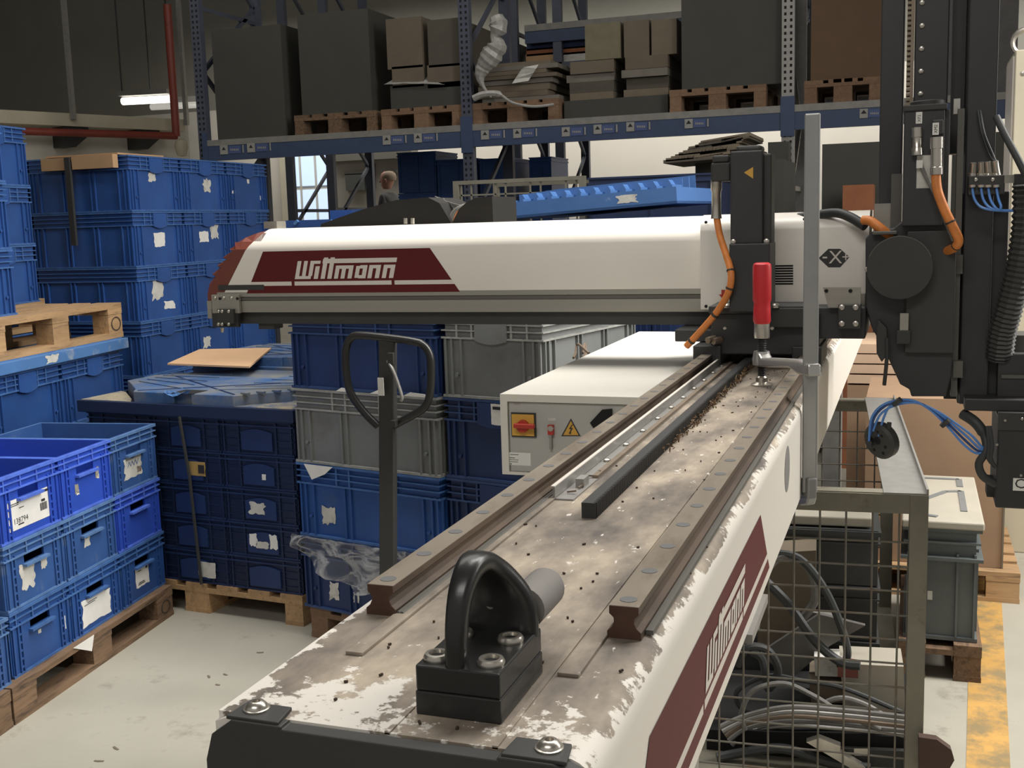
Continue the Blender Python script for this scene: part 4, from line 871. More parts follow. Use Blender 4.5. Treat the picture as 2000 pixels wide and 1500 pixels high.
sticker(CA[1, 0], dd, .0, .085, .235, .125, 14, PAPER, .13, n=40); sprint(CA[1, 0], dd, .085, .138, .04, .007); sprint(CA[1, 0], dd, -.03, .125, .07, .003); sprint(CA[1, 0], dd, -.05, .118, .08, .003)
sticker(CA[2, 0], dd, -.01, .105, .125, .105, 15, PAPER, .07, n=24); sprint(CA[2, 0], dd, .03, .135, .018, .018); sprint(CA[2, 0], dd, -.02, .075, .05, .004); sprint(CA[2, 0], dd, -.02, .068, .06, .004); sprint(CA[2, 0], dd, -.03, .13, .03, .003)
c = sA + dA * (1.05 * WA) + Vector((0, 0, .138)); q = MB(); q.prism([(-.09, .012), (.06, .012), (.035, -.05)], lambda u, v, a: c + dA * u + nA * (.04 + a) + Vector((0, 0, v)), 0, .001)
tag(q.build('paper_scrap', PAPER), 'white paper corner hanging over the edge of the left front pallet', 'paper')

# ---- B: tall crates on a pallet on a light blue lid, further left
an = D2R(8.8); dB, nB = Vector((-math.sin(an), math.cos(an), 0)), Vector((math.cos(an), math.sin(an), 0)); rzB = D2R(90) + an; fB = Vector((-4.195, 5.225, 0))
for k in range(3):
    for i in range(2):
        crate('tall', .6, .8, .335, BLUE, fB - dB * (.3 + .6 * i) - nB * .4 + Vector((0, 0, .145 + k * .335)), rzB, f'blue crate below the light blue lid at left, {("near", "far")[1 - i]} column, {ROW[k]} row', 'crates under the light blue lid')
pB0 = make_pallet('pallet hidden under the stack with the light blue lid', fB - dB * .6 - nB * .4 + Vector((0, 0, 0)), rzB, WOOD_D)
lz = 1.152
lid = thing('pallet_cover', 'light blue flat plastic lid under the wooden pallet at left', 'lid', fB - dB * .6 - nB * .4 + Vector((0, 0, lz)), rzB)
MB().box(-.625, .625, -.425, .425, .0, .058).build('lid_skirt', BLUE_L, lid, local=True, bevel=.004); MB().box(-.60, .60, -.40, .40, .058, .063).build('lid_top', BLUE_L, lid, local=True)
sticker(lid, .85, -.12, .03, .13, .05, 21, PAPER_D, .45, n=34)
pB = make_pallet('pale pallet lying on the light blue lid at left', fB - dB * .58 - nB * .4 + Vector((0, 0, lz + .064)), rzB, WOOD, 1.34)
stamp(pB, lambda x, z: (x, -.4015, z), .53, .080, .05)
zB = lz + .064 + .193
for k in range(3):
    sB = Vector((-4.20, 4.47, zB + k * .325)); r = crate('tall', .58, .74, .325, BLUE, sB - dB * .29 - nB * .37, rzB, f'blue crate at the left edge on the pale pallet, {ROW[k]} row', 'blue crates on the pale pallet')
    if k == 0: sticker(r, .71, .05, .10, .10, .14, 31, PAPER, .1); sticker(r, .71, .02, .20, .025, .025, 32, PAPER, .05)
for k in range(4):
    sB = Vector((-4.86, 5.36, zB + (k - 0) * .335)); r = crate('tall', .58, .74, .335, BLUE, sB - dB * .29 - nB * .37, rzB, f'blue crate in the second stack from the left edge, {ROW[k]} row', 'blue crates of the second left stack') if k < 3 else None
    if r is not None and k == 0: sticker(r, .71, -.03, .215, .045, .045, 33, PAPER, .04, n=12)
    if r is not None and k == 1: sticker(r, .71, -.0, .215, .045, .04, 34, PAPER_D, .1)
make_pallet('pallet hidden under the second left stack', Vector((-4.86, 5.36, zB - .194)) - dB * .29 - nB * .58, rzB, WOOD, 1.34)
for k in range(3): crate('tall', 1.1, .8, .40, BLUE, Vector((-4.86, 5.36, k * .4055)) - dB * .29 - nB * .58, rzB, f'large blue crate hidden low behind the light blue lid stack, {ROW[k]} row', 'hidden lower crates')

# ---- C: wall of tall crates behind
an = D2R(1.5); dC, nC = Vector((-math.sin(an), math.cos(an), 0)), Vector((math.cos(an), math.sin(an), 0)); rzC = D2R(90) + an; sC = Vector((-4.70, 6.05, 0)); CC = {}
for i in range(3):
    for k in range(6):
        CC[i, k] = crate('tall', .572, .80, .357, BLUE, sC + dC * (.286 + .572 * i) - nC * .4 + Vector((0, 0, .145 + k * .357)), rzC, f'blue crate in the tall wall of crates behind, {CN[i]} column, {ROW[k]} row', 'tall crate wall')
for k in range(3, 6):
    r = crate('tall', .572, .80, .357, BLUE, sC + dC * .286 - nC * 1.215 + Vector((0, 0, .145 + k * .357)), rzC, f'dark blue crate left of the tall crate wall, {ROW[k]} row', 'tall crate wall')
for k in range(3): crate('tall', .572, .80, .357, BLUE, sC + dC * .286 - nC * 1.215 + Vector((0, 0, .145 + k * .357)), rzC, f'dark blue crate left of the tall crate wall, {ROW[k]} row', 'tall crate wall')
make_pallet('pallet hidden under the tall crate wall', sC + dC * .6 - nC * .4, rzC, WOOD_D); make_pallet('pallet hidden under the far end of the tall crate wall', sC + dC * 1.81 - nC * .4, rzC, WOOD_D)
make_pallet('pallet hidden left of the tall crate wall', sC + dC * .4 - nC * 1.4, rzC + D2R(90), WOOD_D)
wC = .77
for i, k, u, z, w_, h_, sd, jg in ((0, 5, -.03, .22, .10, .07, 41, .4), (0, 4, .0, .17, .13, .10, 42, .12), (0, 3, -.06, .20, .15, .16, 43, .42), (0, 3, .06, .09, .13, .06, 44, .2), (1, 5, .04, .31, .06, .05, 45, .3), (1, 5, .03, .18, .12, .12, 46, .45), (1, 4, -.05, .18, .13, .09, 47, .2), (1, 4, .09, .21, .12, .12, 48, .42), (1, 4, .02, .30, .12, .05, 49, .25), (2, 5, .0, .30, .14, .07, 50, .4), (2, 5, -.19, .14, .06, .03, 51, .3), (2, 5, .02, .22, .04, .04, 52, .3), (2, 4, .03, .29, .05, .03, 53, .3), (2, 5, .19, .10, .025, .04, 54, .2), (0, 1, -.06, .2, .06, .08, 55, .4), (0, 1, .05, .22, .05, .06, 56, .4), (1, 2, -.1, .15, .12, .10, 57, .4)):
    sticker(CC[i, k], wC, u, z, w_, h_, sd, PAPER_D if jg > .3 else PAPER, jg, n=26)
p0, p1 = at(79, 309, 6.0), at(222, 305, 6.0); cc = thing('cardboard_strip', 'long tan cardboard edge on top of the tall blue crates at left', 'cardboard', ((p0.x + p1.x) / 2, 6.02, 2.24))
pbox(MB(), 79, 311, 134, 332, 5.98, .05).build('panel', CARD, cc); pbox(MB(), 139, 305, 221, 327, 5.98, .05).build('panel', CARD, cc)
MB().box(at(79, 320, 5.98).x, at(221, 320, 5.98).x, 6.03, 6.5, 2.289, 2.30).build('sheet', CARD, cc)
pbox(MB(), 134, 307, 139, 480, 5.97, .02).build('dark_strap', BLACK_P, cc)

# ---- D: low dark crates under a dusty lid, a second stack behind
an = D2R(-4.3); dD, nD = Vector((math.cos(an), math.sin(an), 0)), Vector((-math.sin(an), math.cos(an), 0)); cD = Vector((-2.576, 4.297, 0)) - dD * .6 + nD * .4
make_pallet('pale pallet under the dark blue crates with the dusty lid', cD, an + D2R(90), WOOD, w=1.2, l=.8)
for k in range(5):
    for i in range(3):
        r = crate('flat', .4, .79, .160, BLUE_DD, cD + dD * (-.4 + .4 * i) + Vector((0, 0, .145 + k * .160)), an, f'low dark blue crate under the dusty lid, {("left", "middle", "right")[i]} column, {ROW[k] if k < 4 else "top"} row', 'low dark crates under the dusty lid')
        if (i, k) == (1, 0): sticker(r, .77, .07, .07, .11, .085, 61, PAPER_D, .12, lift=.014)
        if (i, k) == (2, 1): sticker(r, .77, -.05, .08, .05, .07, 62, PAPER, .2, lift=.014); sticker(r, .77, .06, .08, .05, .08, 63, PAPER, .2, lift=.014); sticker(r, .77, .0, .06, .08, .04, 64, PAPER_D, .2, lift=.014)
        if (i, k) == (2, 2): sticker(r, .77, -.02, .07, .11, .07, 65, PAPER_D, .5, lift=.014, n=40)
        if (i, k) == (2, 3): sticker(r, .77, .03, .06, .025, .03, 66, PAPER, .15, lift=.014)
        if (i, k) == (1, 3): sticker(r, .77, .05, .075, .11, .07, 67, mat('yellow_card_label', rgb(168, 138, 82), .8), .06, lift=.014); sprint(r, .77, .08, .075, .035, .04, lift=.016)
def big_lid(label, loc, rz, tear):
    l = thing('pallet_cover', label, 'lid', loc, rz, None); W2, D2 = .625, .425
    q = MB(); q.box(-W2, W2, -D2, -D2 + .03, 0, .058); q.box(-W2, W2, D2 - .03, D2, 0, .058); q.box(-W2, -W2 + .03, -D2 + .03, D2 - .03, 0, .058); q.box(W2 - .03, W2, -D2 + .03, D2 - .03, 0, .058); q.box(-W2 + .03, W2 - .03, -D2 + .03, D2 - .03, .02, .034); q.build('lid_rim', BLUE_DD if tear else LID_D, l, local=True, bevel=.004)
    for sx in (-1, 1):
        for sy in (-1, 1):
            pts = [(sx * .61, sy * .41), (sx * .30, sy * .41), (sx * .36, sy * .34), (sx * .56, sy * .16), (sx * .61, sy * .14)]
            MB().prism(pts, lambda u, v, a: (u, v, a), .050, .060).build('corner_pad', DUST, l, local=True)
            for j in range(7): MB().box(*sorted((sx * (.33 + j * .04), sx * (.336 + j * .04))), *sorted((sy * .405, sy * .418)), .034, .056).build('rim_web', BLUE_L, l, local=True)
    oct_ = [(-.29, -.40), (-.05, -.40), (-.05, -.375), (.05, -.375), (.05, -.40), (.29, -.40), (.34, -.33), (.55, -.14), (.60, -.10), (.60, .10), (.55, .14), (.34, .33), (.29, .40), (-.29, .40), (-.34, .33), (-.55, .14), (-.60, .10), (-.60, -.10), (-.55, -.14), (-.34, -.33)]
    MB().prism(oct_, lambda u, v, a: (u, v, a), .034, .108).build('raised_plateau', LID_D, l, local=True, bevel=.004)
    for j in range(5):
        for sx in (-1, 1):
            MB().bar((sx * (.10 + .02 * j), -.28 + j * .12, .1095), (sx * (.50 + .01 * j), -.12 + j * .07, .1095), .010, .006).build('plateau_rib', LID_D, l, local=True)
    for a, b in (((-.28, -.38), (.5, .12)), ((.28, -.38), (-.5, .12))): MB().bar((a[0], a[1], .109), (b[0], b[1], .109), .008, .004).build('plateau_seam', BLUE_D, l, local=True)
    for j in range(6): MB().prism([(0, 0), (.05, .012), (.05, -.012)], lambda u, v, a: (.30 + j * .05 + u * .9, -.36 + j * .05 + v, a), .107, .116).build('plateau_fin', LID_D, l, local=True)
    if tear:
        MB().box(-.06, .07, -.402, -.30, .1085, .1092).build('broken_opening', HOLE, l, local=True)
        q = MB(); q.loft([[(-.13 + .03 * k, -.36 - .01 * k, .111 + .004 * math.sin(k)), (-.10 + .03 * k, -.41 - .004 * k, .112 - .018 * math.sin(k * .8))] for k in range(7)], closed=False, caps=False); q.build('bent_flap', BLUE_L, l, local=True)
    return l
big_lid('dusty blue lid with broken front edge on the dark blue crates', cD + Vector((0, 0, .946)), an, True)
cD2 = cD + nD * .86
make_pallet('pallet hidden behind the dusty lid stack', cD2, an, WOOD)
for k in range(5):
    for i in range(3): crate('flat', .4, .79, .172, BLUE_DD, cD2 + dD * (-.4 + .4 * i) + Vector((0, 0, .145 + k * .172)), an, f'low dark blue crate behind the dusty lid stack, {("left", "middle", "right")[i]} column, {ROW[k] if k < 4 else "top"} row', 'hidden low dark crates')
big_lid('dusty blue lid farther back, partly under the cardboard sheet', cD2 + Vector((0, 0, 1.007)), an, False)
cs = [atz(327, 713, 1.10), atz(487, 719, 1.10), atz(530, 682, 1.125), atz(390, 685, 1.125)]; q = MB(); A_ = [q.pt(p + Vector((0, 0, 0))) for p in cs]; B_ = [q.pt(p + Vector((0, 0, .009))) for p in cs]
q.f += [A_[::-1], B_] + [[A_[j], A_[(j + 1) % 4], B_[(j + 1) % 4], B_[j]] for j in range(4)]
tag(q.build('cardboard_sheet', mat('clean_cardboard', rgb(206, 168, 130), .85, var=.04)), 'clean tan cardboard sheet lying on the dusty blue lids', 'cardboard')
q = MB(); q.tube([cD + dD * .0 - nD * .43 + Vector((0, 0, .95)), cD + dD * .03 - nD * .425 + Vector((0, 0, .66)), cD + dD * .05 - nD * .42 + Vector((0, 0, .15))], .008, 6); tag(q.build('dark_strap', BLACK_P), 'dark strap hanging down the front of the dark blue crates', 'strap')

# ---- E: two columns of big crates behind the pallet truck
an = D2R(-12.5); dE, nE = Vector((math.cos(an), math.sin(an), 0)), Vector((-math.sin(an), math.cos(an), 0)); sE = Vector((-2.505, 4.185, 0))
pE = make_pallet('reddish pallet under the grey and blue crates behind the truck handle', sE + dE * .62 + nE * .42, an + D2R(90), WOOD_R, w=1.2, l=.8)
CE = {}
for k, m in enumerate((BLUE_D, BLUE, GREY, BLUE_D)):
    nm = ('lowest blue', 'second blue', 'grey', 'upper dark blue')[k]
    CE[0, k] = crate('wide', .77, .60, .325, m, sE + dE * .385 + nE * .30 + Vector((0, 0, .145 + k * .325)), an, f'{nm} crate in the stack directly behind the truck handle', 'stack behind the truck handle')
for k, m in enumerate((BLUE_D, BLUE_D, BLUE_D, GREY)):
    CE[1, k] = crate('tall', .47, .80, .325, m, sE + dE * 1.012 + nE * .43 + Vector((0, 0, .145 + k * .325)), D2R(-12.5), f'{("lowest blue", "second blue", "scuffed blue", "pale grey")[k]} crate in the stack between truck handle and white cabinet', 'stack beside the white cabinet')
sticker(CE[0, 1], .57, -.22, .10, .085, .10, 71, PAPER_D, .42, n=24, lift=.003); sticker(CE[0, 0], .57, -.21, .09, .07, .10, 72, PAPER_D, .3, n=22, lift=.003); sticker(CE[0, 0], .57, -.09, .08, .04, .06, 73, PAPER_D, .4, lift=.003)
sticker(CE[1, 2], .77, .02, .27, .055, .085, 74, PAPER, .05, lift=.018, n=16); sprint(CE[1, 2], .77, .02, .295, .035, .012, lift=.02); sticker(CE[1, 2], .77, .12, .07, .06, .06, 75, PAPER_D, .5, lift=.003)
c = sE + dE * .10 - nE * .02 + Vector((0, 0, .795)); q = MB(); q.prism([(-.03, 0), (.13, 0), (.085, -.035), (.01, -.065)], lambda u, v, a: c + dE * u - nE * a + Vector((0, 0, v)), 0, .001); tag(q.build('paper_sheet', PAPER), 'white paper corner sticking out under the grey crate', 'paper')
for u0, wd in ((.26, .10), (.44, .14), (.61, .12)):
    c = sE + dE * u0 - nE * .006 + Vector((0, 0, 1.119)); q = MB(); q.prism([(0, 0), (wd, 0), (wd * .9, .012), (wd * .3, .016)], lambda u, v, a: c + dE * u - nE * a + Vector((0, 0, v)), 0, .002); q.build('paper_edge', PAPER, CE[0, 2])
rf = random.Random(3); rows_ = []
for j in range(9):
    v = j / 8; row = []
    for i in range(33):
        u = i / 32; drop = (.015 + .20 * math.sin(math.pi * min(1, u * .95 + .05)) ** .7 * (.55 + .45 * (1 - abs(u - .45)))) * v
        row.append(sE + dE * (-.02 + .80 * u) - nE * (.02 + .03 * math.sin(u * 23 + v * 3) * v + .012 * rf.random()) + Vector((0, 0, .474 - drop + .006 * rf.random())))
    rows_.append(row)
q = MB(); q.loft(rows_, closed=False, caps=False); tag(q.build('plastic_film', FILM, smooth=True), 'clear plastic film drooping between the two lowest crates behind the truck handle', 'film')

# ================================================================== pallet truck
tk = thing('pallet_truck', 'black pallet truck with loop handle standing before the grey crate', 'pallet truck', sE + dE * .62 - nE * .28, an)
T = lambda px, py, Y=3.65: at(px, py, Y)
lp = spline([T(738, 832), T(712, 806), T(686, 770), T(677, 735), T(675, 695), T(679, 670), T(690, 657), T(710, 655), T(760, 660), T(808, 667), T(828, 675), T(840, 696), T(842, 730), T(840, 765), T(834, 788), T(818, 804), T(770, 830)], 5)
MB().tube(lp, .0145, 12).build('handle_loop', BLACK_G, tk, smooth=True)
a, b = T(755, 655), T(758, 1110); foot = b + (b - a) * .30; MB().bar(a + Vector((0, .01, 0)), foot, .060, .034, up=(0, -1, 0)).build('tiller', BLACK_P, tk, bevel=.004)
MB().tube(spline([T(757, 705, 3.62), T(766, 720, 3.61), T(776, 745, 3.61), T(785, 775, 3.61), T(783, 783, 3.61)], 4), .006, 8).build('release_lever', ZINC, tk, smooth=True)
pbox(MB(), 756, 690, 768, 712, 3.61, .02).build('lever_pivot', BLACK_P, tk)
pbox(MB(), 737, 738, 750, 773, 3.618, .004).build('white_tag', PAPER, tk)
pbox(MB(), 761, 822, 772, 834, 3.61, .03).build('loop_bracket', BLACK_P, tk)
hub = sE + dE * .74 - nE * .26
q = MB(); q.lathe([(0, .08), (.055, .08), (.055, .30), (.04, .32), (.04, .38), (0, .38)], hub, 16); q.build('pump', BLACK_P, tk, smooth=True)
MB().bar(Vector((foot.x, foot.y, foot.z)), hub + Vector((0, 0, .34)), .06, .04).build('tiller_foot', BLACK_P, tk)
for s in (-1, 1):
    c = hub + dE * (.055 * s) + Vector((0, 0, .09)); MB().tube([c - dE * .025, c + dE * .025], .09, 20).build('steer_wheel', RUBBER, tk, smooth=True)
    f0 = sE + dE * (.62 + .264 * s) + nE * .06; MB().bar(f0 + Vector((0, 0, .072)), f0 + nE * .75 + Vector((0, 0, .072)), .16, .04).build('fork', BLACK_P, tk)
MB().bar(hub - dE * .16 + nE * .06 + Vector((0, 0, .14)), hub + dE * .22 + nE * .06 + Vector((0, 0, .14)), .06, .16).build('fork_bridge', BLACK_P, tk)

# ================================================================== pallet racking at the back
YR = 9.5
def upright(parent, x, y, m, z1=5.2, holes=True, w=.10):
    u = MB().box(x - w / 2, x + w / 2, y, y + .07, 0, z1).build('upright', m, parent)
    if holes:
        q = MB(); z = 1.5
        while z < 4.4:
            for s in (-.023, .023): q.box(x + s - .009, x + s + .009, y - .002, y + .002, z, z + .022)
            z += .05
        o = q.build('perforation', HOLE, u); o['kind'] = 'stuff'
    return u
def rack_frame(parent, x, y0, y1, m, z1=5.2, holes=True):
    upright(parent, x, y0, m, z1, holes); upright(parent, x, y1, m, z1, False)
    z = .3; k = 0
    while z < z1 - .8:
        a, b = (y0 + .07, y1) if k % 2 == 0 else (y1, y0 + .07); MB().bar((x, a, z), (x, b, z + .75), .03, .04).build('diagonal_brace', m, parent); z += .75; k += 1
    for zz in (.25, 2.0, 3.9): MB().bar((x, y0 + .07, zz), (x, y1, zz), .03, .04).build('cross_brace', m, parent)
rk = thing('pallet_rack', 'blue and galvanised pallet rack across the back of the hall', 'rack', (-3.4, YR + .5, 0))
X0, X1, X2 = at(388, 150, YR).x, at(909, 150, YR).x, at(1539, 150, YR).x; X3 = X2 + 2.8; XL = X0 - 2.8
for x, m in ((X0, RACKD), (X1, RACKD), (X2, ZINC), (X3, RACKD)): rack_frame(rk, x, YR, YR + 1.05, m)
zb0, zb1, zb2 = 2.455, 2.595, 2.65
for a, b in ((X0, X1), (X1, X2), (X2, X3)):
    bm = MB().box(a + .05, b - .05, YR - .01, YR + .04, zb0, zb1).build('load_beam', RACKB, rk)
    MB().box(a + .05, b - .05, YR - .014, YR + .06, zb1, zb2).build('deck_edge', BEAMZ, bm)
    MB().box(a + .05, b - .05, YR + 1.0, YR + 1.05, zb0 + .075, zb1 + .02).build('load_beam', RACKD, rk)
    MB().box(a + .05, b - .05, YR + .06, YR + 1.0, zb1 + .01, zb2 - .005).build('deck_panel', mat('deck_panel_dark', rgb(70, 66, 60), .8), rk)
    MB().box(a + .05, b - .05, YR - .01, YR + .04, 4.55, 4.68).build('load_beam', RACKB, rk)
    for x, s in ((a, 1), (b, -1)): MB().box(*sorted((x, x + s * .055)), YR - .02, YR - .004, zb0 - .05, zb2 + .07).build('beam_connector', RACKB, rk)
TAG = mat('location_tag_grey', rgb(150, 148, 142), .7, var=.06); PLT = mat('location_plate_blue', rgb(74, 88, 128), .6, var=.05)
for px, yy, pl in ((755, 273, 1), (816, 269, 1), (947, 263, 1), (1010, 260, 1), (1105, 257, 1), (1167, 252, 1), (1231, 247, 1), (1345, 241, 1), (1687, 221, 1), (437, 292, 1), (490, 288, 1)):
    t = pbox(MB(), px - 8, yy - 8, px + 8, yy + 9, YR - .016, .006).build('location_tag', TAG, rk)
    q = MB(); c = at(px, yy + 1, YR - .0165); q.poly([(c.x - .022, c.y, c.z), (c.x + .022, c.y, c.z), (c.x, c.y, c.z + .03)]); q.build('tag_symbol', INK, t)
    pbox(MB(), px + 9, yy - 7, px + 33, yy + 7, YR - .014, .004).build('location_plate', PLT, rk)
    for k in range(5): pbox(MB(), px + 13 + k * 3.4, yy - 1.6, px + 15.2 + k * 3.4, yy + 2.2, YR - .0155, .001).build('plate_character', TAG, t)
    pbox(MB(), px + 36, yy - 9, px + 39, yy + 6, YR - .016, .004).build('location_tick', TAG, rk)
# second rack row behind
YS = 12.4
r2 = thing('pallet_rack', 'second blue rack row seen through the gaps of the first', 'rack', (-4, YS + .5, 0))
for px in (560, 640, 1007, 1092, 1560): rack_frame(r2, at(px, 250, YS).x, YS, YS + 1.05, RACKD, holes=False)
a, b = at(1025, 50, YS), at(1332, 18, YS); MB().box(a.x, b.x, YS - .01, YS + .05, a.z - .20, a.z - .07).build('load_beam', RACKB, r2); MB().box(a.x, b.x, YS - .02, YS + .08, a.z - .07, a.z).build('deck_edge', BEAMZ, r2)
a, b = at(540, 300, YS), at(1700, 245, YS); MB().box(a.x, b.x, YS, YS + .05, 2.80, 2.92).build('load_beam', RACKD, r2); MB().box(a.x, b.x, YS + 1, YS + 1.05, 2.80, 2.92).build('load_beam', RACKD, r2)
MB().box(a.x, b.x, YS + .05, YS + 1, 2.90, 2.92).build('deck_panel', MATS['deck_panel_dark'], r2)

# ---- goods on the rack deck
def goods(name, label, cat, m, x0, y0, x1, y1, Y, dy, group=None, bevel=0, z0=None):
    a, b = at(x0, y0, Y), at(x1, y1, Y); zz0 = b.z if z0 is None else z0
    return tag(MB().box(a.x, b.x, Y, Y + dy, zz0, a.z).build(name, m, bevel=bevel), label, cat, group)
def rack_pallet(px0, px1, label, m=WOOD_R, Y=YR + .02):
    a, b = at(px0, 240, Y).x, at(px1, 240, Y).x; w_ = b - a
    p = make_pallet(label, ((a + b) / 2, Y + .5, zb2 + .002), D2R(90), m, 1.25, 'pallets on the rack', w=w_, l=1.0); return p
rack_pallet(745, 903, 'pallet on the rack left of the middle blue upright'); rack_pallet(922, 1092, 'pallet on the rack right of the middle blue upright, under sheets'); rack_pallet(1308, 1496, 'pallet on the rack beside the galvanised upright'); rack_pallet(1570, 1722, 'pallet on the rack right of the galvanised upright'); rack_pallet(575, 735, 'dim pallet far left on the rack', WOOD_D)
zp_ = zb2 + .002 + .18
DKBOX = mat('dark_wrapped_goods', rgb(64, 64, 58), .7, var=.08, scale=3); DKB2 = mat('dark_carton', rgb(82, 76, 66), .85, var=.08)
def G(label, m, x0, y0, x1, y1, dy=.9, Y=YR + .06, z0=None, nm='cardboard_box'): return goods(nm, label, 'box' if 'box' in nm else 'goods', m, x0, y0, x1, y1, Y, dy, 'goods on the rack deck', z0=z0)
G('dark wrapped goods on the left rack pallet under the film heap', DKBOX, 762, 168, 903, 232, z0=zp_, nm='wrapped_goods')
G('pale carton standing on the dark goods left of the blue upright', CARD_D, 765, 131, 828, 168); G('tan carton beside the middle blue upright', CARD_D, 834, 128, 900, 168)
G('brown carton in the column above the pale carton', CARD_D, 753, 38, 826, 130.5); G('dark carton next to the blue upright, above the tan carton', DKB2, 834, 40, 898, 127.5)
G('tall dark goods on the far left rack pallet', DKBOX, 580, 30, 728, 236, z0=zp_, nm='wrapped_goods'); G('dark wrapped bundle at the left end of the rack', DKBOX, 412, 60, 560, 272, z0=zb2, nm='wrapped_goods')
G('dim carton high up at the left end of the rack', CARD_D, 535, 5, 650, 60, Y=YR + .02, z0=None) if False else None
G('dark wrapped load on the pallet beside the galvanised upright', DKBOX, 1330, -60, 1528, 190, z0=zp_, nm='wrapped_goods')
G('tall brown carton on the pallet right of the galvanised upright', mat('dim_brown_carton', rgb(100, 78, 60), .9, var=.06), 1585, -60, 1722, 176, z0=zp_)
G('pale grey box hanging high beside the galvanised upright', mat('pale_grey_board', rgb(150, 148, 144), .7), 1465, -40, 1530, 38, dy=.3, Y=YR - .32) if False else None
# stack of flattened cardboard on the pallet right of the blue upright
ORD = ['lowest', 'second', 'third', 'fourth', 'fifth', 'sixth', 'seventh', 'eighth', 'ninth', 'tenth', 'eleventh', 'twelfth', 'thirteenth', 'fourteenth', 'fifteenth', 'sixteenth', 'seventeenth', 'eighteenth', 'nineteenth', 'twentieth']
rs = random.Random(8); z = zp_; k = 0; a, b = at(926, 215, YR), at(1085, 215, YR)
while z < at(1000, 122, YR).z:
    t = .03 + rs.random() * .03; dx = rs.random() * .12
    tag(MB().box(a.x + dx * .5, b.x - .1 + dx, YR + .05 + rs.random() * .06, YR + 1.0, z, z + t - .004).build('cardboard_sheets', CARD_D if k % 3 else mat('grey_board', rgb(116, 110, 100), .9)), f'{ORD[k]} layer from below of flattened cardboard on the pallet right of the blue upright', 'cardboard', 'flattened cardboard beside the blue upright'); z += t; k += 1
z = zb2 + .16; a, b = at(1096, 240, YR), at(1300, 240, YR); k = 0
tag(MB().box(a.x, b.x, YR + .1, YR + 1.0, zb2 + .002, zb2 + .158).build('dark_pallet', DKBOX), 'dark pallet base under the dim cardboard piles in mid rack', 'pallet')
while z < at(1200, 120, YR).z:
    t = .06 + rs.random() * .05
    for xa, xb in ((a.x, (a.x + b.x) / 2 - .02), ((a.x + b.x) / 2 + .02, b.x)):
        dx = rs.random() * .08; tag(MB().box(xa + dx, xb, YR + .08 + rs.random() * .1, YR + 1.0, z, z + t - .004).build('cardboard_sheets', (CARD_D, DKB2, MATS['grey_board'])[k % 3]), f'{ORD[k]} layer of dim flattened cardboard in mid rack, {"left" if xa == a.x else "right"} pile', 'cardboard', 'dim flattened cardboard in mid rack')
    z += t; k += 1
zt2 = z
for i, (x0, x1, y0) in enumerate(((1142, 1212, 48), (1218, 1268, 42), (1272, 1322, 40))):
    goods('cardboard_box', f'{("widest pale", "middle", "right-hand")[i]} carton on top of the dim cardboard piles', 'box', (mat('greenish_carton', rgb(116, 110, 88), .9), CARD_D, CARD_D)[i], x0, y0, x1, 120, YR + .15, .8, 'cartons on the dim piles', z0=zt2)
# white paper and twisted film on the sheets
q = MB(); q.loft([[at(1000 + 6 * k * 1.0, 163 - 9 * k + (4 if k > 3 else 0), YR - .02 + .015 * math.sin(k)), at(1032 + 5 * k, 158 - 8 * k, YR - .03 + .02 * math.sin(k * 1.7))] for k in range(5)], closed=False, caps=False); tag(q.build('paper_sheet', PAPER_D), 'pale paper sheet hanging over the cardboard bundle on the rack', 'paper')
P = spline([at(968, 30, YR - .05), at(974, 52, YR - .06), at(966, 72, YR - .06), at(972, 88, YR - .06), at(958, 112, YR - .06), at(944, 132, YR - .05), at(938, 152, YR - .05), at(946, 172, YR - .04), at(960, 190, YR - .04)], 4)
wd_ = [.02, .055, .075, .08, .085, .08, .06, .04, .035, .04, .055, .07, .085, .09, .092, .09, .09, .088, .085, .08, .075, .07, .06, .05, .04, .03, .022, .018, .015, .012, .012, .01, .01]
rr_ = [wd_[min(k, len(wd_) - 1)] * (.85 + .3 * rs.random()) for k in range(len(P))]
tag(MB().tube(P, rr_, 9).build('stretch_film', FILM_T, smooth=False), 'twisted milky stretch film hanging beside the blue upright', 'film')
P = spline([at(925, 192, YR - .03), at(945, 184, YR - .03), at(975, 184, YR - .03), at(1000, 200, YR - .03), at(1040, 208, YR - .03), at(1082, 204, YR - .03)], 5)
tag(MB().tube(P, [.03] * 11 + [.012] * 15, 7).build('film_strand', FILM_T), 'thin film strand trailing along the rack deck', 'film')
fh = [[at(752 + 13 * k, 168, YR + .06) + Vector((0, -.03 + .05 * j, (.005 + .10 * math.sin(math.pi * (k + .6) / 10) ** .6 * math.sin(math.pi * (j + .3) / 6.5) * (.7 + .5 * rs.random())))) for k in range(10)] for j in range(7)]
q = MB(); q.loft(fh, closed=False, caps=False); tag(q.build('film_heap', FILM_T), 'milky film heap lying on the dark goods on the rack', 'film')
for i in range(9):  # dark boxes added to block the bright wall behind the pallet gaps
    xq = at(545, 200, YS).x + i * 1.02; hq = (.75, .6, .9, 0, 0, .65, .8, 0, 0)[i]
    if hq: tag(MB().box(xq, xq + .96, YS + .08, YS + .95, 2.922, 2.922 + hq).build('wrapped_goods', (DKBOX, DKB2)[i % 2]), f'added dark backing box on the second rack row, {ORD[i].replace("lowest", "first")} from the left', 'goods', 'added backing boxes on the second rack row')
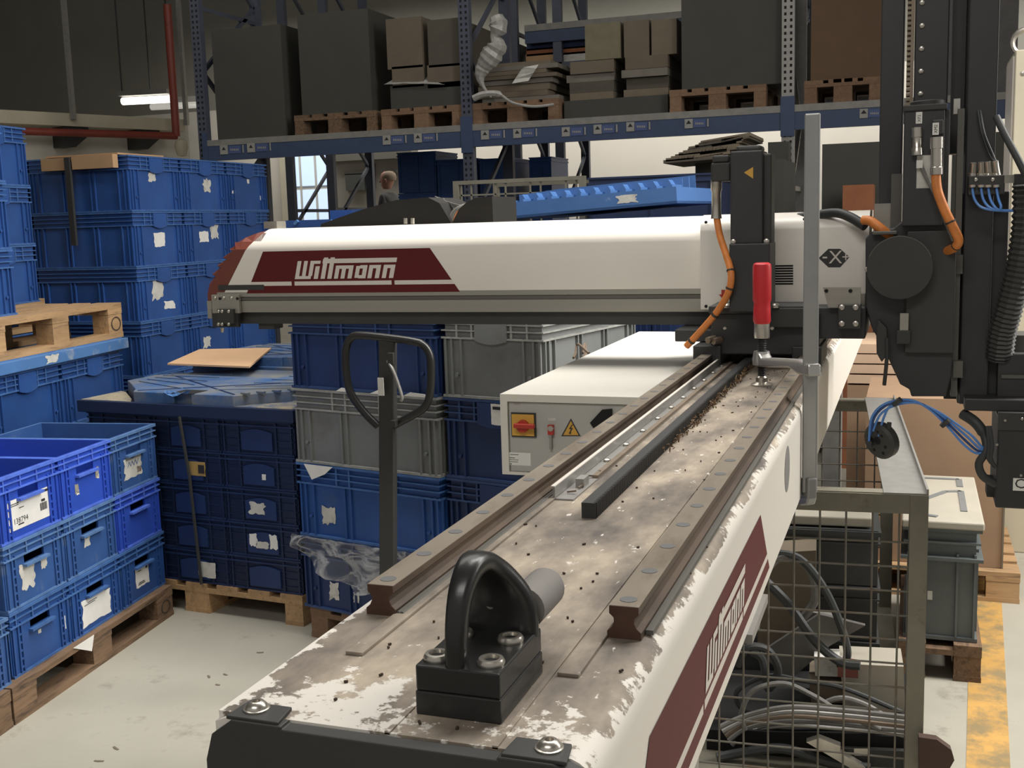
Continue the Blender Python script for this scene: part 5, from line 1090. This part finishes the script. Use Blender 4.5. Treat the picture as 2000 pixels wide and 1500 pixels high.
# goods of the second rack row
zs_ = at(1090, 121, YS).z; a, b = at(1020, 121, YS).x, at(1170, 121, YS).x
MB().box(a, b, YS, YS + .8, zs_ - .06, zs_ - .002).build('shelf_deck', RACKD, r2)
goods('storage_bin', 'blue bin on the upper shelf of the second rack row, left', 'bin', BLUE_D, 1028, 70, 1080, 95, YS + .1, .6, 'bins on the second rack row', z0=None); goods('storage_bin', 'blue bin on the upper shelf of the second rack row, right', 'bin', BLUE_D, 1098, 66, 1150, 92, YS + .1, .6, 'bins on the second rack row')
goods('cardboard_box', 'orange-brown carton under the left blue bin of the second rack', 'box', mat('orange_carton', rgb(140, 88, 58), .85), 1028, 96, 1082, 106, YS + .1, .6, 'cartons on the second rack row'); goods('cardboard_box', 'orange-brown carton under the right blue bin of the second rack', 'box', MATS['orange_carton'], 1098, 93, 1153, 103, YS + .1, .6, 'cartons on the second rack row')
goods('cardboard_box', 'pale carton at the left under the blue bins of the second rack', 'box', CARD, 1027, 106.5, 1082, 124, YS + .1, .6, 'cartons on the second rack row', z0=zs_); goods('cardboard_box', 'white carton at the right under the blue bins of the second rack', 'box', PAPER_D, 1098, 103.5, 1153, 119, YS + .1, .6, 'cartons on the second rack row', z0=zs_)
# ---- blue crates and mesh boxes on the floor under and before the rack
def far_stack(x0, x1, ytop, Y, n, label, m=BLUE, dy=.6):
    a, b = at(x0, ytop, Y), at(x1, ytop, Y); H = a.z / n
    for k in range(n):
        q = MB(); q.box(a.x, b.x - .01, Y, Y + dy, k * H, (k + 1) * H - .004); q.box(a.x - .008, b.x - .002, Y - .008, Y + dy, (k + 1) * H - .05, (k + 1) * H - .035); q.box(a.x - .008, b.x - .002, Y - .008, Y + dy, (k + 1) * H - .016, (k + 1) * H - .004)
        for s in (.04, .5, .96): q.box(a.x + (b.x - a.x) * s - .012, a.x + (b.x - a.x) * s + .012 - (.02 if s > .9 else 0), Y - .008, Y, k * H + .01, (k + 1) * H - .05)
        c = tag(q.build('storage_crate', m), f'{label}, {ROW[min(k, 4)] if k < n - 1 else "top"} row', 'crate', 'far crates below the rack')
        if k == n - 2:
            for j, sx in ((0, .28), (1, .62)): p = MB(); xx = a.x + (b.x - a.x) * sx; p.poly([(xx - .05, Y - .01, (k + .55) * H), (xx + .05, Y - .01, (k + .55) * H), (xx + .05, Y - .01, (k + .85) * H), (xx - .05, Y - .01, (k + .85) * H)]); p.build('paper_label', PAPER, c)
far_stack(776, 852, 298, 11.0, 6, 'far blue crate right of the standing person'); far_stack(853, 934, 312, 11.0, 6, 'far blue crate under the rack beside the person stack'); far_stack(936, 1000, 310, 11.0, 6, 'far blue crate under the rack between two uprights'); far_stack(1034, 1078, 307, 11.2, 6, 'far narrow blue crate stack under the rack')
def mesh_cage(x0, x1, ytop, Y, label, dyy=.8):
    a, b = at(x0, ytop, Y), at(x1, ytop, Y); t = thing('mesh_box', label, 'mesh box', ((a.x + b.x) / 2, Y + dyy / 2, 0)); zt = a.z
    MB().box(a.x, b.x, Y, Y + .04, zt - .025, zt).build('top_rail', MESH, t); MB().box(a.x, b.x, Y + dyy - .04, Y + dyy, zt - .025, zt).build('top_rail', MESH, t)
    for x in (a.x, b.x - .04):
        for y in (Y, Y + dyy - .04): MB().box(x, x + .04, y, y + .04, 0, zt - .025).build('corner_post', MESH, t)
    for zz in (zt - .10, zt - .20, zt - .30): MB().box(a.x, b.x, Y + .01, Y + .02, zz, zz + .010).build('mesh_wire', MESH, t)
    x = a.x + .05; k = 0
    while x < b.x - .03: MB().box(x, x + .010, Y + .01, Y + .02, .3, zt - .02).build('mesh_wire', MESH, t); x += (.07, .17)[k % 2]; k += 1
    MB().box(a.x + .04, b.x - .04, Y + .06, Y + dyy - .05, .2, zt - .30).build('contents', DKBOX, t)
    MB().box(a.x, b.x, Y, Y + dyy, .10, .14).build('base', MESH, t)
    for x in (a.x, b.x - .1): MB().box(x, x + .1, Y, Y + dyy, 0, .10).build('foot', MESH, t)
mesh_cage(884, 1142, 354, 7.0, 'grey wire mesh box behind the white arm')
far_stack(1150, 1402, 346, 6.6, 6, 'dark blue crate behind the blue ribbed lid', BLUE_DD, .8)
# stack F under the ribbed blue lid, right behind the arm
an = D2R(-4); sF = Vector((at(1065, 600, 5.15).x, 5.15, 0)); dF, nF = Vector((math.cos(an), math.sin(an), 0)), Vector((-math.sin(an), math.cos(an), 0))
make_pallet('pallet hidden behind the white control cabinet', sF + dF * .52 + nF * .4, an, WOOD, l=1.04)
for k in range(5):
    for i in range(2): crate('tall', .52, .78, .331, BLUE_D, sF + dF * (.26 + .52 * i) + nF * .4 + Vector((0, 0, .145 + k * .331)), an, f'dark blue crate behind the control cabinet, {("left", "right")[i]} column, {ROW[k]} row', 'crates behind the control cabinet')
zF = .145 + 5 * .331 + .002
xa_, xb_ = at(985, 400, 5.15).x, at(1338, 400, 5.15).x; W2 = (xb_ - xa_) / 2; D2 = .41; H0 = .075
LB = mat('bright_lid_blue', rgb(68, 106, 160), .45, var=.08, scale=6, col2=rgb(150, 170, 196), thr=.72, scale2=14)
rl = thing('pallet_cover', 'bright blue ribbed lid lying upside down behind the white arm', 'lid', ((xa_ + xb_) / 2, 5.15 + D2, zF), an); rl.rotation_euler = (0, D2R(-3.2), an); rl.location.z += W2 * math.sin(D2R(3.2)) + .004
q = MB(); q.box(-W2, W2, -D2, -D2 + .008, 0, H0); q.box(-W2, W2, D2 - .008, D2, 0, H0); q.box(-W2, -W2 + .008, -D2 + .008, D2 - .008, 0, H0); q.box(W2 - .008, W2, -D2 + .008, D2 - .008, 0, H0); q.box(-W2, W2, -D2, D2, .0, .012); q.build('cover_frame', LB, rl, local=True)
nw = 11; st_ = (2 * W2 - .06) / nw
for j in range(nw + 1): MB().box(-W2 + .03 + j * st_, -W2 + .037 + j * st_, -D2 + .02, -.22, .012, .088).build('web', LB, rl, local=True)
for j in range(5): MB().box(-W2 + .02, W2 - .02 - .06 * (j > 1), -.22 + j * .12, -.212 + j * .12, .012, .118 + .008 * j).build('long_rib', LB, rl, local=True)
for j in range(nw): MB().prism([(-.03, 0), (.03, 0), (.0, .055)], lambda u, v, a: (-W2 + .03 + (j + .5) * st_ + u, -.22 + a, .06 + v), -.07, .0).build('gusset', LB, rl, local=True)
sticker(rl, .82, .20, .04, .13, .045, 81, PAPER_D, .45, n=40)
# another lid edge left of the cable guide
pl_ = thing('pallet_cover', 'blue lid edge visible left of the black cable guide', 'lid', tuple(at(640, 436, 4.6)))
pbox(MB(), 556, 431, 672, 442, 4.6, .7).build('lid_skirt', BLUE, pl_); pbox(MB(), 644, 411, 760, 432, 4.75, .5).build('lid_crown', BLUE, pl_)
for px in (575, 642, 655): MB().bar(at(px, 438, 4.595), at(px + 7, 431, 4.595), .012, .012).build('web', BLUE_L, pl_)
a, b = at(570, 500, 4.62), at(760, 500, 4.62)
zl = at(600, 441.9, 4.6).z
for k in range(3): tag(MB().box(a.x, b.x, 4.98, 5.40, k * zl / 3 + (0 if k else 0), (k + 1) * zl / 3 - .003).build('storage_crate', BLUE), f'blue crate below the lid edge behind the arm end, {("bottom", "middle", "top")[k]} row', 'crate', 'crates below the lid edge')
# flattened cardboard pile with dark bin right of the motor
dk = goods('dark_bin', 'dark open bin piled with flat cardboard behind the servo motor', 'bin', DKBOX, 1358, 318, 1530, 560, 7.9, .8, z0=0.0)
for k in range(11):
    y = 312 - k * 4.2; x0 = 1312 + k * 7 + rs.random() * 8; x1 = 1420 + k * 5 + rs.random() * 14; a, b = at(x0, y + 8 + k * .6, 7.86), at(x1, y - 2, 7.86)
    tag(MB().bar(a, b, .7, .022, up=(0, 0, 1)).build('cardboard_sheets', CARD_D if k % 3 else DKB2), f'{ORD[k]} flattened cardboard sheet from below slanting on the dark bin behind the servo motor', 'cardboard', 'slanting sheets on the dark bin')
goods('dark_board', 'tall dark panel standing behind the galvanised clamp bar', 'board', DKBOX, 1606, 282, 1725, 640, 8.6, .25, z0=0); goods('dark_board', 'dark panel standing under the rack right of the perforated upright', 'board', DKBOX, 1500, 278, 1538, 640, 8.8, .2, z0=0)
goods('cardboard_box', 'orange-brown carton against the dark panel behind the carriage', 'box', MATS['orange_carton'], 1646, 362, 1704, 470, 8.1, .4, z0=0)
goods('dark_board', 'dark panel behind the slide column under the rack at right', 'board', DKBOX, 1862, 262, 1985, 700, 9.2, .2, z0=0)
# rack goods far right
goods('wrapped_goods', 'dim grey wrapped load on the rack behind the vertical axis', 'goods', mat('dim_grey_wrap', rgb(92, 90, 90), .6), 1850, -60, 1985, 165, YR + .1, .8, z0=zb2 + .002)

# ================================================================== person far behind
py_ = 14.05; hp = at(757, 352, py_)
pe = thing('person', 'person in dark grey shirt with light hair, seen from the side far behind', 'person', (hp.x, py_, hp.z - 1.62))
zf = hp.z - 1.62; X = hp.x
def sk(name, segs, m):                             # skinned figure: (points, radii)
    me = bpy.data.meshes.new(name); vs, es, rs_ = [], [], []
    idx = {}
    for chain in segs:
        prev = None
        for key, p, r in chain:
            if key not in idx: idx[key] = len(vs); vs.append(tuple(WM[pe.name].inverted() @ Vector(p))); rs_.append(r)
            if prev is not None: es.append((prev, idx[key]))
            prev = idx[key]
    me.from_pydata(vs, es, []); o = bpy.data.objects.new(name, me); C.objects.link(o); o.parent = pe; WM[o.name] = WM[pe.name]; me.materials.append(m)
    md = o.modifiers.new('skin', 'SKIN'); md.use_smooth_shade = True
    for i, d in enumerate(me.skin_vertices[0].data): d.radius = (rs_[i], rs_[i]) if not isinstance(rs_[i], tuple) else rs_[i]
    me.skin_vertices[0].data[0].use_root = True
    o.modifiers.new('sub', 'SUBSURF').levels = 1; o.modifiers['sub'].render_levels = 2
    return o
sk('body', [[('pel', (X + .06, py_, zf + .95), (.13, .17)), ('ab', (X + .05, py_, zf + 1.12), (.12, .16)), ('ch', (X + .04, py_, zf + 1.32), (.14, .20)), ('nk', (X + .02, py_, zf + 1.46), .06)],
            [('ch', 0, 0), ('s1', (X + .02, py_ - .19, zf + 1.38), .07), ('e1', (X - .02, py_ - .24, zf + 1.12), .05), ('w1', (X - .22, py_ - .22, zf + 1.06), .036)],
            [('ch', 0, 0), ('s2', (X + .02, py_ + .19, zf + 1.38), .07), ('e2', (X - .02, py_ + .24, zf + 1.12), .05), ('w2', (X - .22, py_ + .22, zf + 1.06), .036)]], SHIRT)
sk('trousers', [[('p', (X + .06, py_, zf + .95), (.13, .16)), ('h1', (X + .06, py_ - .09, zf + .86), .10), ('k1', (X + .04, py_ - .10, zf + .48), .068), ('a1', (X + .07, py_ - .10, zf + .08), .045), ('t1', (X - .10, py_ - .10, zf + .03), .04)],
                [('p', 0, 0), ('h2', (X + .06, py_ + .09, zf + .86), .10), ('k2', (X + .04, py_ + .10, zf + .48), .068), ('a2', (X + .07, py_ + .10, zf + .08), .045), ('t2', (X - .10, py_ + .10, zf + .03), .04)]], TROUSER)
q = MB(); q.lathe([(0, -.12), (.045, -.115), (.062, -.08), (.078, -.02), (.082, .04), (.07, .09), (.04, .115), (0, .12)], (0, 0, 0), 16)
q.v = [Vector((p.x * 1.18 - (.012 if p.z < -.05 else 0), p.y, p.z)) + Vector((X, py_, zf + 1.62)) for p in q.v]; hd_ = q.build('head', SKIN, pe, smooth=True)
MB().prism([(-.095, .01), (-.122, -.02), (-.118, -.03), (-.09, -.03)], lambda u, v, a: (X + u, py_ + a, zf + 1.62 + v), -.012, .012).build('nose', SKIN, hd_); MB().box(X - .096, X - .085, py_ - .022, py_ + .022, zf + 1.558, zf + 1.564).build('mouth', MAROON, hd_)
for s in (-1, 1):
    MB().lathe([(0, -.006), (.008, 0), (0, .006)], (X - .088, py_ + s * .03, zf + 1.632), 8).build('eye', INK, hd_); MB().lathe([(0, -.03), (.012, -.02), (.016, .01), (0, .03)], (X + .012, py_ + s * .083, zf + 1.615), 8).build('ear', SKIN, hd_, smooth=True)
    w0 = Vector((X - .22, py_ + .22 * s, zf + 1.06)); q = MB(); q.tube([w0, w0 + Vector((-.09, 0, -.005))], [.03, .034], 8); hnd = q.build('hand', SKIN, pe, smooth=True)
    for k in range(4): MB().tube([w0 + Vector((-.085, (k - 1.5) * .018, 0)), w0 + Vector((-.13 - .01 * (k in (1, 2)), (k - 1.5) * .019, -.008)), w0 + Vector((-.15, (k - 1.5) * .018, -.03))], .008, 6).build('finger', SKIN, hnd)
    MB().tube([w0 + Vector((-.03, -s * .03, 0)), w0 + Vector((-.07, -s * .055, .005)), w0 + Vector((-.10, -s * .05, .0))], .009, 6).build('thumb', SKIN, hnd)
q = MB(); q.lathe([(.079, .0), (.088, .04), (.078, .09), (.045, .122), (0, .13)], (0, 0, 0), 16); q.v = [Vector((p.x * 1.2 + .022, p.y, p.z)) + Vector((X, py_, zf + 1.615)) for p in q.v]; q.build('hair', HAIR, hd_, smooth=True)
tag(MB().box(X - .55, X + .5, py_ - .45, py_ + .45, 0, zf).build('platform', DKBOX), 'dark low platform the person stands on, hidden behind the arm', 'platform')

# ================================================================== mesh box with cable scrap, right of the beam
gz = .985
ga, gb_, gc = atz(1812, 968, gz), atz(1600, 936, gz), atz(1746, 780, gz)
dg = (gc - ga).normalized(); dg = Vector((dg.x, dg.y, 0)); ng = Vector((dg.y, -dg.x, 0))            # along its right side; to the right
LG = 1.74; WG = .84
gm = thing('mesh_box', 'grey painted steel mesh box full of cables right of the beam', 'mesh box', ga - ng * (WG / 2) + dg * (LG / 2) + Vector((0, 0, -gz)))
def gp(u, v, z): return ga - ng * u + dg * v + Vector((0, 0, z - gz))           # u: from right to left, v: from front to back
def gbar(nm, a, b, w_, h_, up=(0, 0, 1), m=MESH): return MB().bar(a, b, w_, h_, up).build(nm, m, gm)
for u in (.022, WG - .022):
    for v in (.022, LG - .022): gbar('corner_post', gp(u, v, .05), gp(u, v, gz), .05, .05, up=tuple(dg))
gbar('top_rail', gp(0, .005, gz - .028), gp(WG, .005, gz - .028), .012, .056); gbar('top_rail', gp(0, LG - .005, gz - .028), gp(WG, LG - .005, gz - .028), .012, .056)
gbar('top_flange', gp(0, .03, gz), gp(WG, .03, gz), .05, .006); gbar('top_flange', gp(0, LG - .03, gz), gp(WG, LG - .03, gz), .05, .006)
gbar('side_sheet', gp(.06, .0, gz + .002), gp(.06, LG, gz + .002), .12, .006, m=ZINC); gbar('side_lip', gp(.0, .0, gz + .008), gp(.0, LG, gz + .008), .006, .02, m=ZINC)
gbar('side_sheet', gp(WG - .03, 0, gz + .002), gp(WG - .03, LG, gz + .002), .06, .006)
z = .10
while z < gz - .08:
    MB().tube([gp(0.03, .012, z), gp(WG - .02, .012, z)], .0031, 6).build('mesh_wire', MESHW, gm); MB().tube([gp(.03, LG - .012, z), gp(WG - .02, LG - .012, z)], .0031, 6).build('mesh_wire', MESHW, gm); z += .074
u = .075
while u < WG - .03:
    MB().tube([gp(u, .008, .06), gp(u, .008, gz - .05)], .0031, 6).build('mesh_wire', MESHW, gm); MB().tube([gp(u, LG - .008, .06), gp(u, LG - .008, gz - .05)], .0031, 6).build('mesh_wire', MESHW, gm); u += .074
gbar('base_frame', gp(0, LG / 2, .05), gp(WG, LG / 2, .05), LG, .02)
for u in (.05, WG - .05):
    for v in (.06, LG - .06): gbar('foot', gp(u, v, 0), gp(u, v, .04), .09, .09, up=tuple(dg))
# contents
def pxg(px, py, v):                                # point of the picture at depth v inside the box
    r = ray(px, py); o = Vector((0, 0, HC)); p0 = gp(0, v, gz); n = dg; t = (p0 - o).dot(n) / r.dot(n); return o + r * t
def cable(pts, r, m, label, grp='cables in the mesh box'):
    tag(MB().tube(spline([pxg(*p) for p in pts], 6), r, 8).build('scrap_cable', m, smooth=True), label, 'cable', grp)
cable([(1475, 1230, .25), (1490, 1130, .28), (1530, 1085, .3), (1580, 1110, .32), (1592, 1170, .34), (1560, 1215, .36)], .014, CABLE, 'thick grey hose looping up at the left inside the mesh box')
cable([(1500, 1080, .3), (1560, 1090, .3), (1610, 1150, .3), (1645, 1230, .3), (1655, 1280, .3), (1640, 1300, .34)], .013, CABLE_D, 'long dark hose arching down through the middle of the mesh box')
cable([(1490, 1130, .35), (1540, 1180, .33), (1590, 1250, .3), (1640, 1292, .28), (1680, 1300, .27)], .016, CABLE_D, 'thick dark hose crossing behind the grey angled plate in the mesh box')
cable([(1440, 1300, .2), (1460, 1265, .2), (1500, 1270, .22), (1520, 1310, .24), (1500, 1345, .24), (1490, 1290, .26), (1470, 1275, .28)], .013, CABLE_D, 'coiled dark hose at the lower left behind the mesh')
for k in range(7):
    y = 1395 + k * 9; cable([(1405 + k * 6, y + 25, .10 + .02 * k), (1460, y + 2 - k, .12 + .02 * k), (1540, y - 14, .12 + .02 * k), (1640, y - 8, .13 + .02 * k), (1720, y, .12 + .02 * k), (1772, y + 6, .10 + .02 * k)], .0085 - .0005 * (k % 3), (CABLE, ZINC, BROWNC)[k % 3], f'{("topmost", "second", "third", "fourth", "fifth", "sixth", "lowest")[k]} cable in the bundle lying across the mesh box')
cable([(1455, 1425, .15), (1448, 1395, .15), (1470, 1350, .16), (1530, 1335, .18), (1590, 1360, .18), (1640, 1390, .18), (1720, 1425, .17)], .0085, CABLE, 'grey cable loop standing up at the left of the bundle')
cable([(1480, 1420, .2), (1560, 1400, .2), (1630, 1365, .2), (1680, 1372, .2), (1730, 1400, .2), (1752, 1420, .2)], .009, CABLE, 'pale cable arching over the middle of the bundle')
cable([(1500, 1395, .24), (1450, 1385, .24), (1440, 1350, .24), (1500, 1320, .25), (1570, 1330, .25), (1650, 1345, .25), (1770, 1395, .25)], .008, CABLE_D, 'dark cable looping behind the bundle')
cable([(1400, 1480, .1), (1450, 1470, .12), (1530, 1462, .12), (1620, 1490, .12), (1700, 1500, .12)], .016, CABLE_D, 'thick dark hose along the bottom of the mesh box view')
def gslab(nm, label, cat, m, pts, v0, v1):
    q = MB(); A = [q.pt(pxg(px, py, v0)) for px, py in pts]; B = [q.pt(pxg(px, py, v0) + dg * (v1 - v0)) for px, py in pts]; n = len(A)
    q.f += [A, B[::-1]] + [[A[j], B[j], B[(j + 1) % n], A[(j + 1) % n]] for j in range(n)]; return tag(q.build(nm, m), label, cat)
gslab('metal_plate', 'bent grey metal plate leaning inside the mesh box', 'plate', mat('grey_sheet_metal', rgb(112, 110, 106), .45, metal=.4), ((1486, 1275), (1600, 1200), (1690, 1222), (1620, 1262), (1540, 1330)), .42, .44)
gslab('metal_bracket', 'dark slotted bracket behind the leaning plate in the mesh box', 'bracket', CABLE, ((1560, 1220), (1580, 1195), (1640, 1205), (1600, 1250)), .47, .50)
gslab('cardboard_box', 'small brown carton standing behind the beam edge in the mesh box', 'box', CARD_D, ((1475, 1082), (1594, 1075), (1592, 1240), (1480, 1265)), .56, .85)
gslab('white_box', 'pale box lying in the lower right of the mesh box', 'box', GREY_L, ((1640, 1296), (1765, 1302), (1768, 1395), (1650, 1390)), .34, .50)
gslab('white_box', 'small white terminal box beside the pale box in the mesh box', 'box', PAPER_D, ((1590, 1285), (1640, 1285), (1640, 1322), (1592, 1320)), .36, .44)
gslab('brown_box', 'brown carton under the pale box in the mesh box', 'box', CARD_D, ((1580, 1330), (1676, 1330), (1676, 1372), (1585, 1375)), .36, .54)
gslab('red_motor', 'rusty red round part in front of the pale box', 'part', MAROON_C, ((1636, 1303), (1652, 1298), (1676, 1302), (1676, 1325), (1636, 1322)), .27, .33)
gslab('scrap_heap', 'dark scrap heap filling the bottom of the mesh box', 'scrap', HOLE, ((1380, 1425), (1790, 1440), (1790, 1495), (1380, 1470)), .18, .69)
cn_ = gslab('dark_connector_strip', 'dark strip with a chrome connector low in the mesh box', 'connector', BLACK_P, ((1640, 1462), (1775, 1468), (1775, 1500), (1640, 1496)), .14, .16)
q = MB(); q.poly([pxg(px, py, .138) for px, py in ((1668, 1462), (1698, 1462), (1698, 1476), (1668, 1476))]); q.build('chrome_socket', CHROME, cn_)
gslab('silver_bracket', 'bright crumpled metal bracket among the cables', 'bracket', CHROME, ((1575, 1450), (1600, 1442), (1642, 1458), (1640, 1470), (1690, 1500), (1660, 1500)), .10, .13)
gslab('brown_sleeve', 'brown rounded sheet poking out beside the mesh box post on the floor', 'sheet', mat('dark_brown_rubber', rgb(66, 48, 40), .7), ((1795, 1440), (1830, 1445), (1858, 1465), (1864, 1485), (1850, 1510), (1795, 1520)), -.05, -.02)
for k in range(3):
    q = MB(); H = .205; z0 = .062 + k * H
    A = [(.10, .72), (.62, .72), (.62, 1.18), (.10, 1.18)]
    def cring(e, za, zb): q.prism([(u + (-e if u < .3 else e), v + (-e if v < .9 else e)) for u, v in A], lambda u, v, a: gp(u, v, a), za, zb)
    cring(0, z0, z0 + H - .003); cring(.01, z0 + H - .022, z0 + H - .006); cring(.008, z0 + H - .055, z0 + H - .048)
    tag(q.build('storage_crate', mat('dark_crate_grey', rgb(56, 58, 58), .55)), f'dark grey crate standing inside the mesh box, {("bottom", "middle", "top")[k]} of three', 'crate', 'dark crates inside the mesh box')
q = MB(); q.prism([(.12, .74), (.50, .74), (.50, 1.16), (.12, 1.16)], lambda u, v, a: gp(u, v, a), .680, .715); tag(q.build('pale_tray', GREY_L, bevel=.005), 'pale grey tray lying on the dark crates inside the mesh box', 'tray')
# ---- grey crate with pale lid on a pallet, right of the mesh box
g0, g1 = at(1785, 1020, 4.45), at(1926, 1030, 4.45); zl = at(1926, 1022, 4.45).z; W_ = .285
gx = thing('storage_crate', 'dark grey crate with pale grey lid right of the mesh box', 'crate', (g1.x - W_ / 2, 4.45 + .4, .144))
xr_ = g1.x - .01; xl_ = xr_ - W_; y0_, y1_ = 4.46, 5.24; zt_ = zl - .034
q = MB(); q.box(xl_ + .02, xr_ - .02, y0_ + .02, y1_ - .02, .146, zt_); q.build('body', GREY_D, gx)
q = MB()
for z0, z1, p in ((zt_ - .012, zt_, 0), (zt_ - .06, zt_ - .052, .004), (zt_ - .125, zt_ - .112, -.006), (.146, .160, .008)): q.box(xl_ + p, xr_ - p, y0_ + p, y1_ - p, z0, z1)
q.build('rim', GREY_D, gx)
for u in (xr_ - .085, xr_ - .022, xl_ + .085, xl_ + .022): MB().box(u - .004, u + .004, y0_ + .006, y0_ + .02, .16, zt_ - .1).build('rib', GREY_D, gx)
for v in (y0_ + .1, y0_ + .4, y1_ - .1): MB().box(xr_ - .02, xr_ - .006, v - .004, v + .004, .16, zt_ - .1).build('rib', GREY_D, gx)
sl_ = MB().box(xl_ - .004, xr_ + .006, y0_ - .006, y1_ + .006, zt_, zt_ + .030).build('lid', GREY_L, gx, bevel=.006)
for a, b in (((xl_ + .05, y1_ - .06), (xr_ - .06, y1_ - .06)), ((xr_ - .06, y1_ - .06), (xr_ - .06, y1_ - .2)), ((xl_ + .03, y0_ + .24), (xr_ - .12, y0_ + .48)), ((xr_ - .06, y0_ + .50), (xr_ - .06, y0_ + .16)), ((xr_ - .12, y0_ + .48), (xr_ - .06, y0_ + .50)), ((xl_ + .02, y0_ + .10), (xr_ - .16, y0_ + .06))):
    MB().bar((a[0], a[1], zt_ + .0308), (b[0], b[1], zt_ + .0308), .024, .006).build('lid_groove', GREY, sl_)
MB().box(xr_ - .19, xr_ - .172, y0_ + .018, y0_ + .0205, .30, .335).build('paper_label', PAPER_D, gx)
make_pallet('dark pallet under the grey crate with pale lid', (xr_ - .142, 4.45 + .4, 0), D2R(90), WOOD_D, w=.30, l=.84)
# ---- brown carton on a pallet behind it, catching warm light
yc = 5.45
c0, c1 = at(1560, 1150, yc), at(1957, 1150, yc)
make_pallet('pale pallet under the big brown carton at right', (at(1992, 1180, yc - .06).x - .38, yc + .36, 0), 0, WOOD, l=.76)
bc = thing('big_carton', 'large brown cardboard carton standing on the pale pallet at right', 'box', ((c0.x + c1.x) / 2, yc + .35, .146))
MB().box(c0.x + .30, c1.x, yc + .02, yc + .70, .146, at(1900, 782, yc).z).build('carton_body', CARD_B, bc); MB().box(c1.x - .006, c1.x + .002, yc + .015, yc + .05, .146, at(1900, 786, yc).z).build('carton_corner', CARD_D, bc)
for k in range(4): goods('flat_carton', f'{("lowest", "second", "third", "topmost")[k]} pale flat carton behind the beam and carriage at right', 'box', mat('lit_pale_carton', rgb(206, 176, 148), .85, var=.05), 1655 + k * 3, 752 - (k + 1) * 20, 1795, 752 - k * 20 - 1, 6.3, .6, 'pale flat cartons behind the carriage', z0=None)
a = at(1655, 752, 6.3); goods('cardboard_box', 'brown carton carrying the pale flat cartons at right', 'box', CARD_B, 1655, 752, 1880, 900, 6.3, .7, z0=0.0)
# pale enclosure post at the right picture edge
en = thing('machine_enclosure', 'beige machine enclosure post with lifting ring at the right edge', 'enclosure', (at(1990, 700, 6.25).x, 6.5, 0))
MB().box(at(1970, 500, 6.25).x, at(1970, 500, 6.25).x + .5, 6.25, 6.8, 0, at(1990, 97, 6.25).z).build('cabinet_body', BEIGE, en, bevel=.006); MB().box(at(1966, 500, 6.27).x, at(1970, 500, 6.27).x, 6.27, 6.7, .1, at(1990, 108, 6.25).z).build('side_edge', WHITE, en)
c = at(2003, 82, 6.35); MB().tube([c + Vector((.06 * math.cos(t), 0, .06 * math.sin(t))) for t in (k * math.pi / 10 for k in range(21))], .014, 8).build('lifting_ring', CHROME, en, smooth=True); screw('cabinet_screw', CHROME, en, at(1999, 143, 6.25), .012)
goods('white_board', 'white board with red corner glimpsed between the vertical axes', 'board', WALLW, 1840, 640, 1975, 830, 6.9, .05, z0=0)
q = MB(); q.poly([at(px, py, 6.89) for px, py in ((1932, 690), (1955, 690), (1955, 735))]); tag(q.build('red_sign', MAROON_C), 'red triangular corner on the white board between the axes', 'sign')
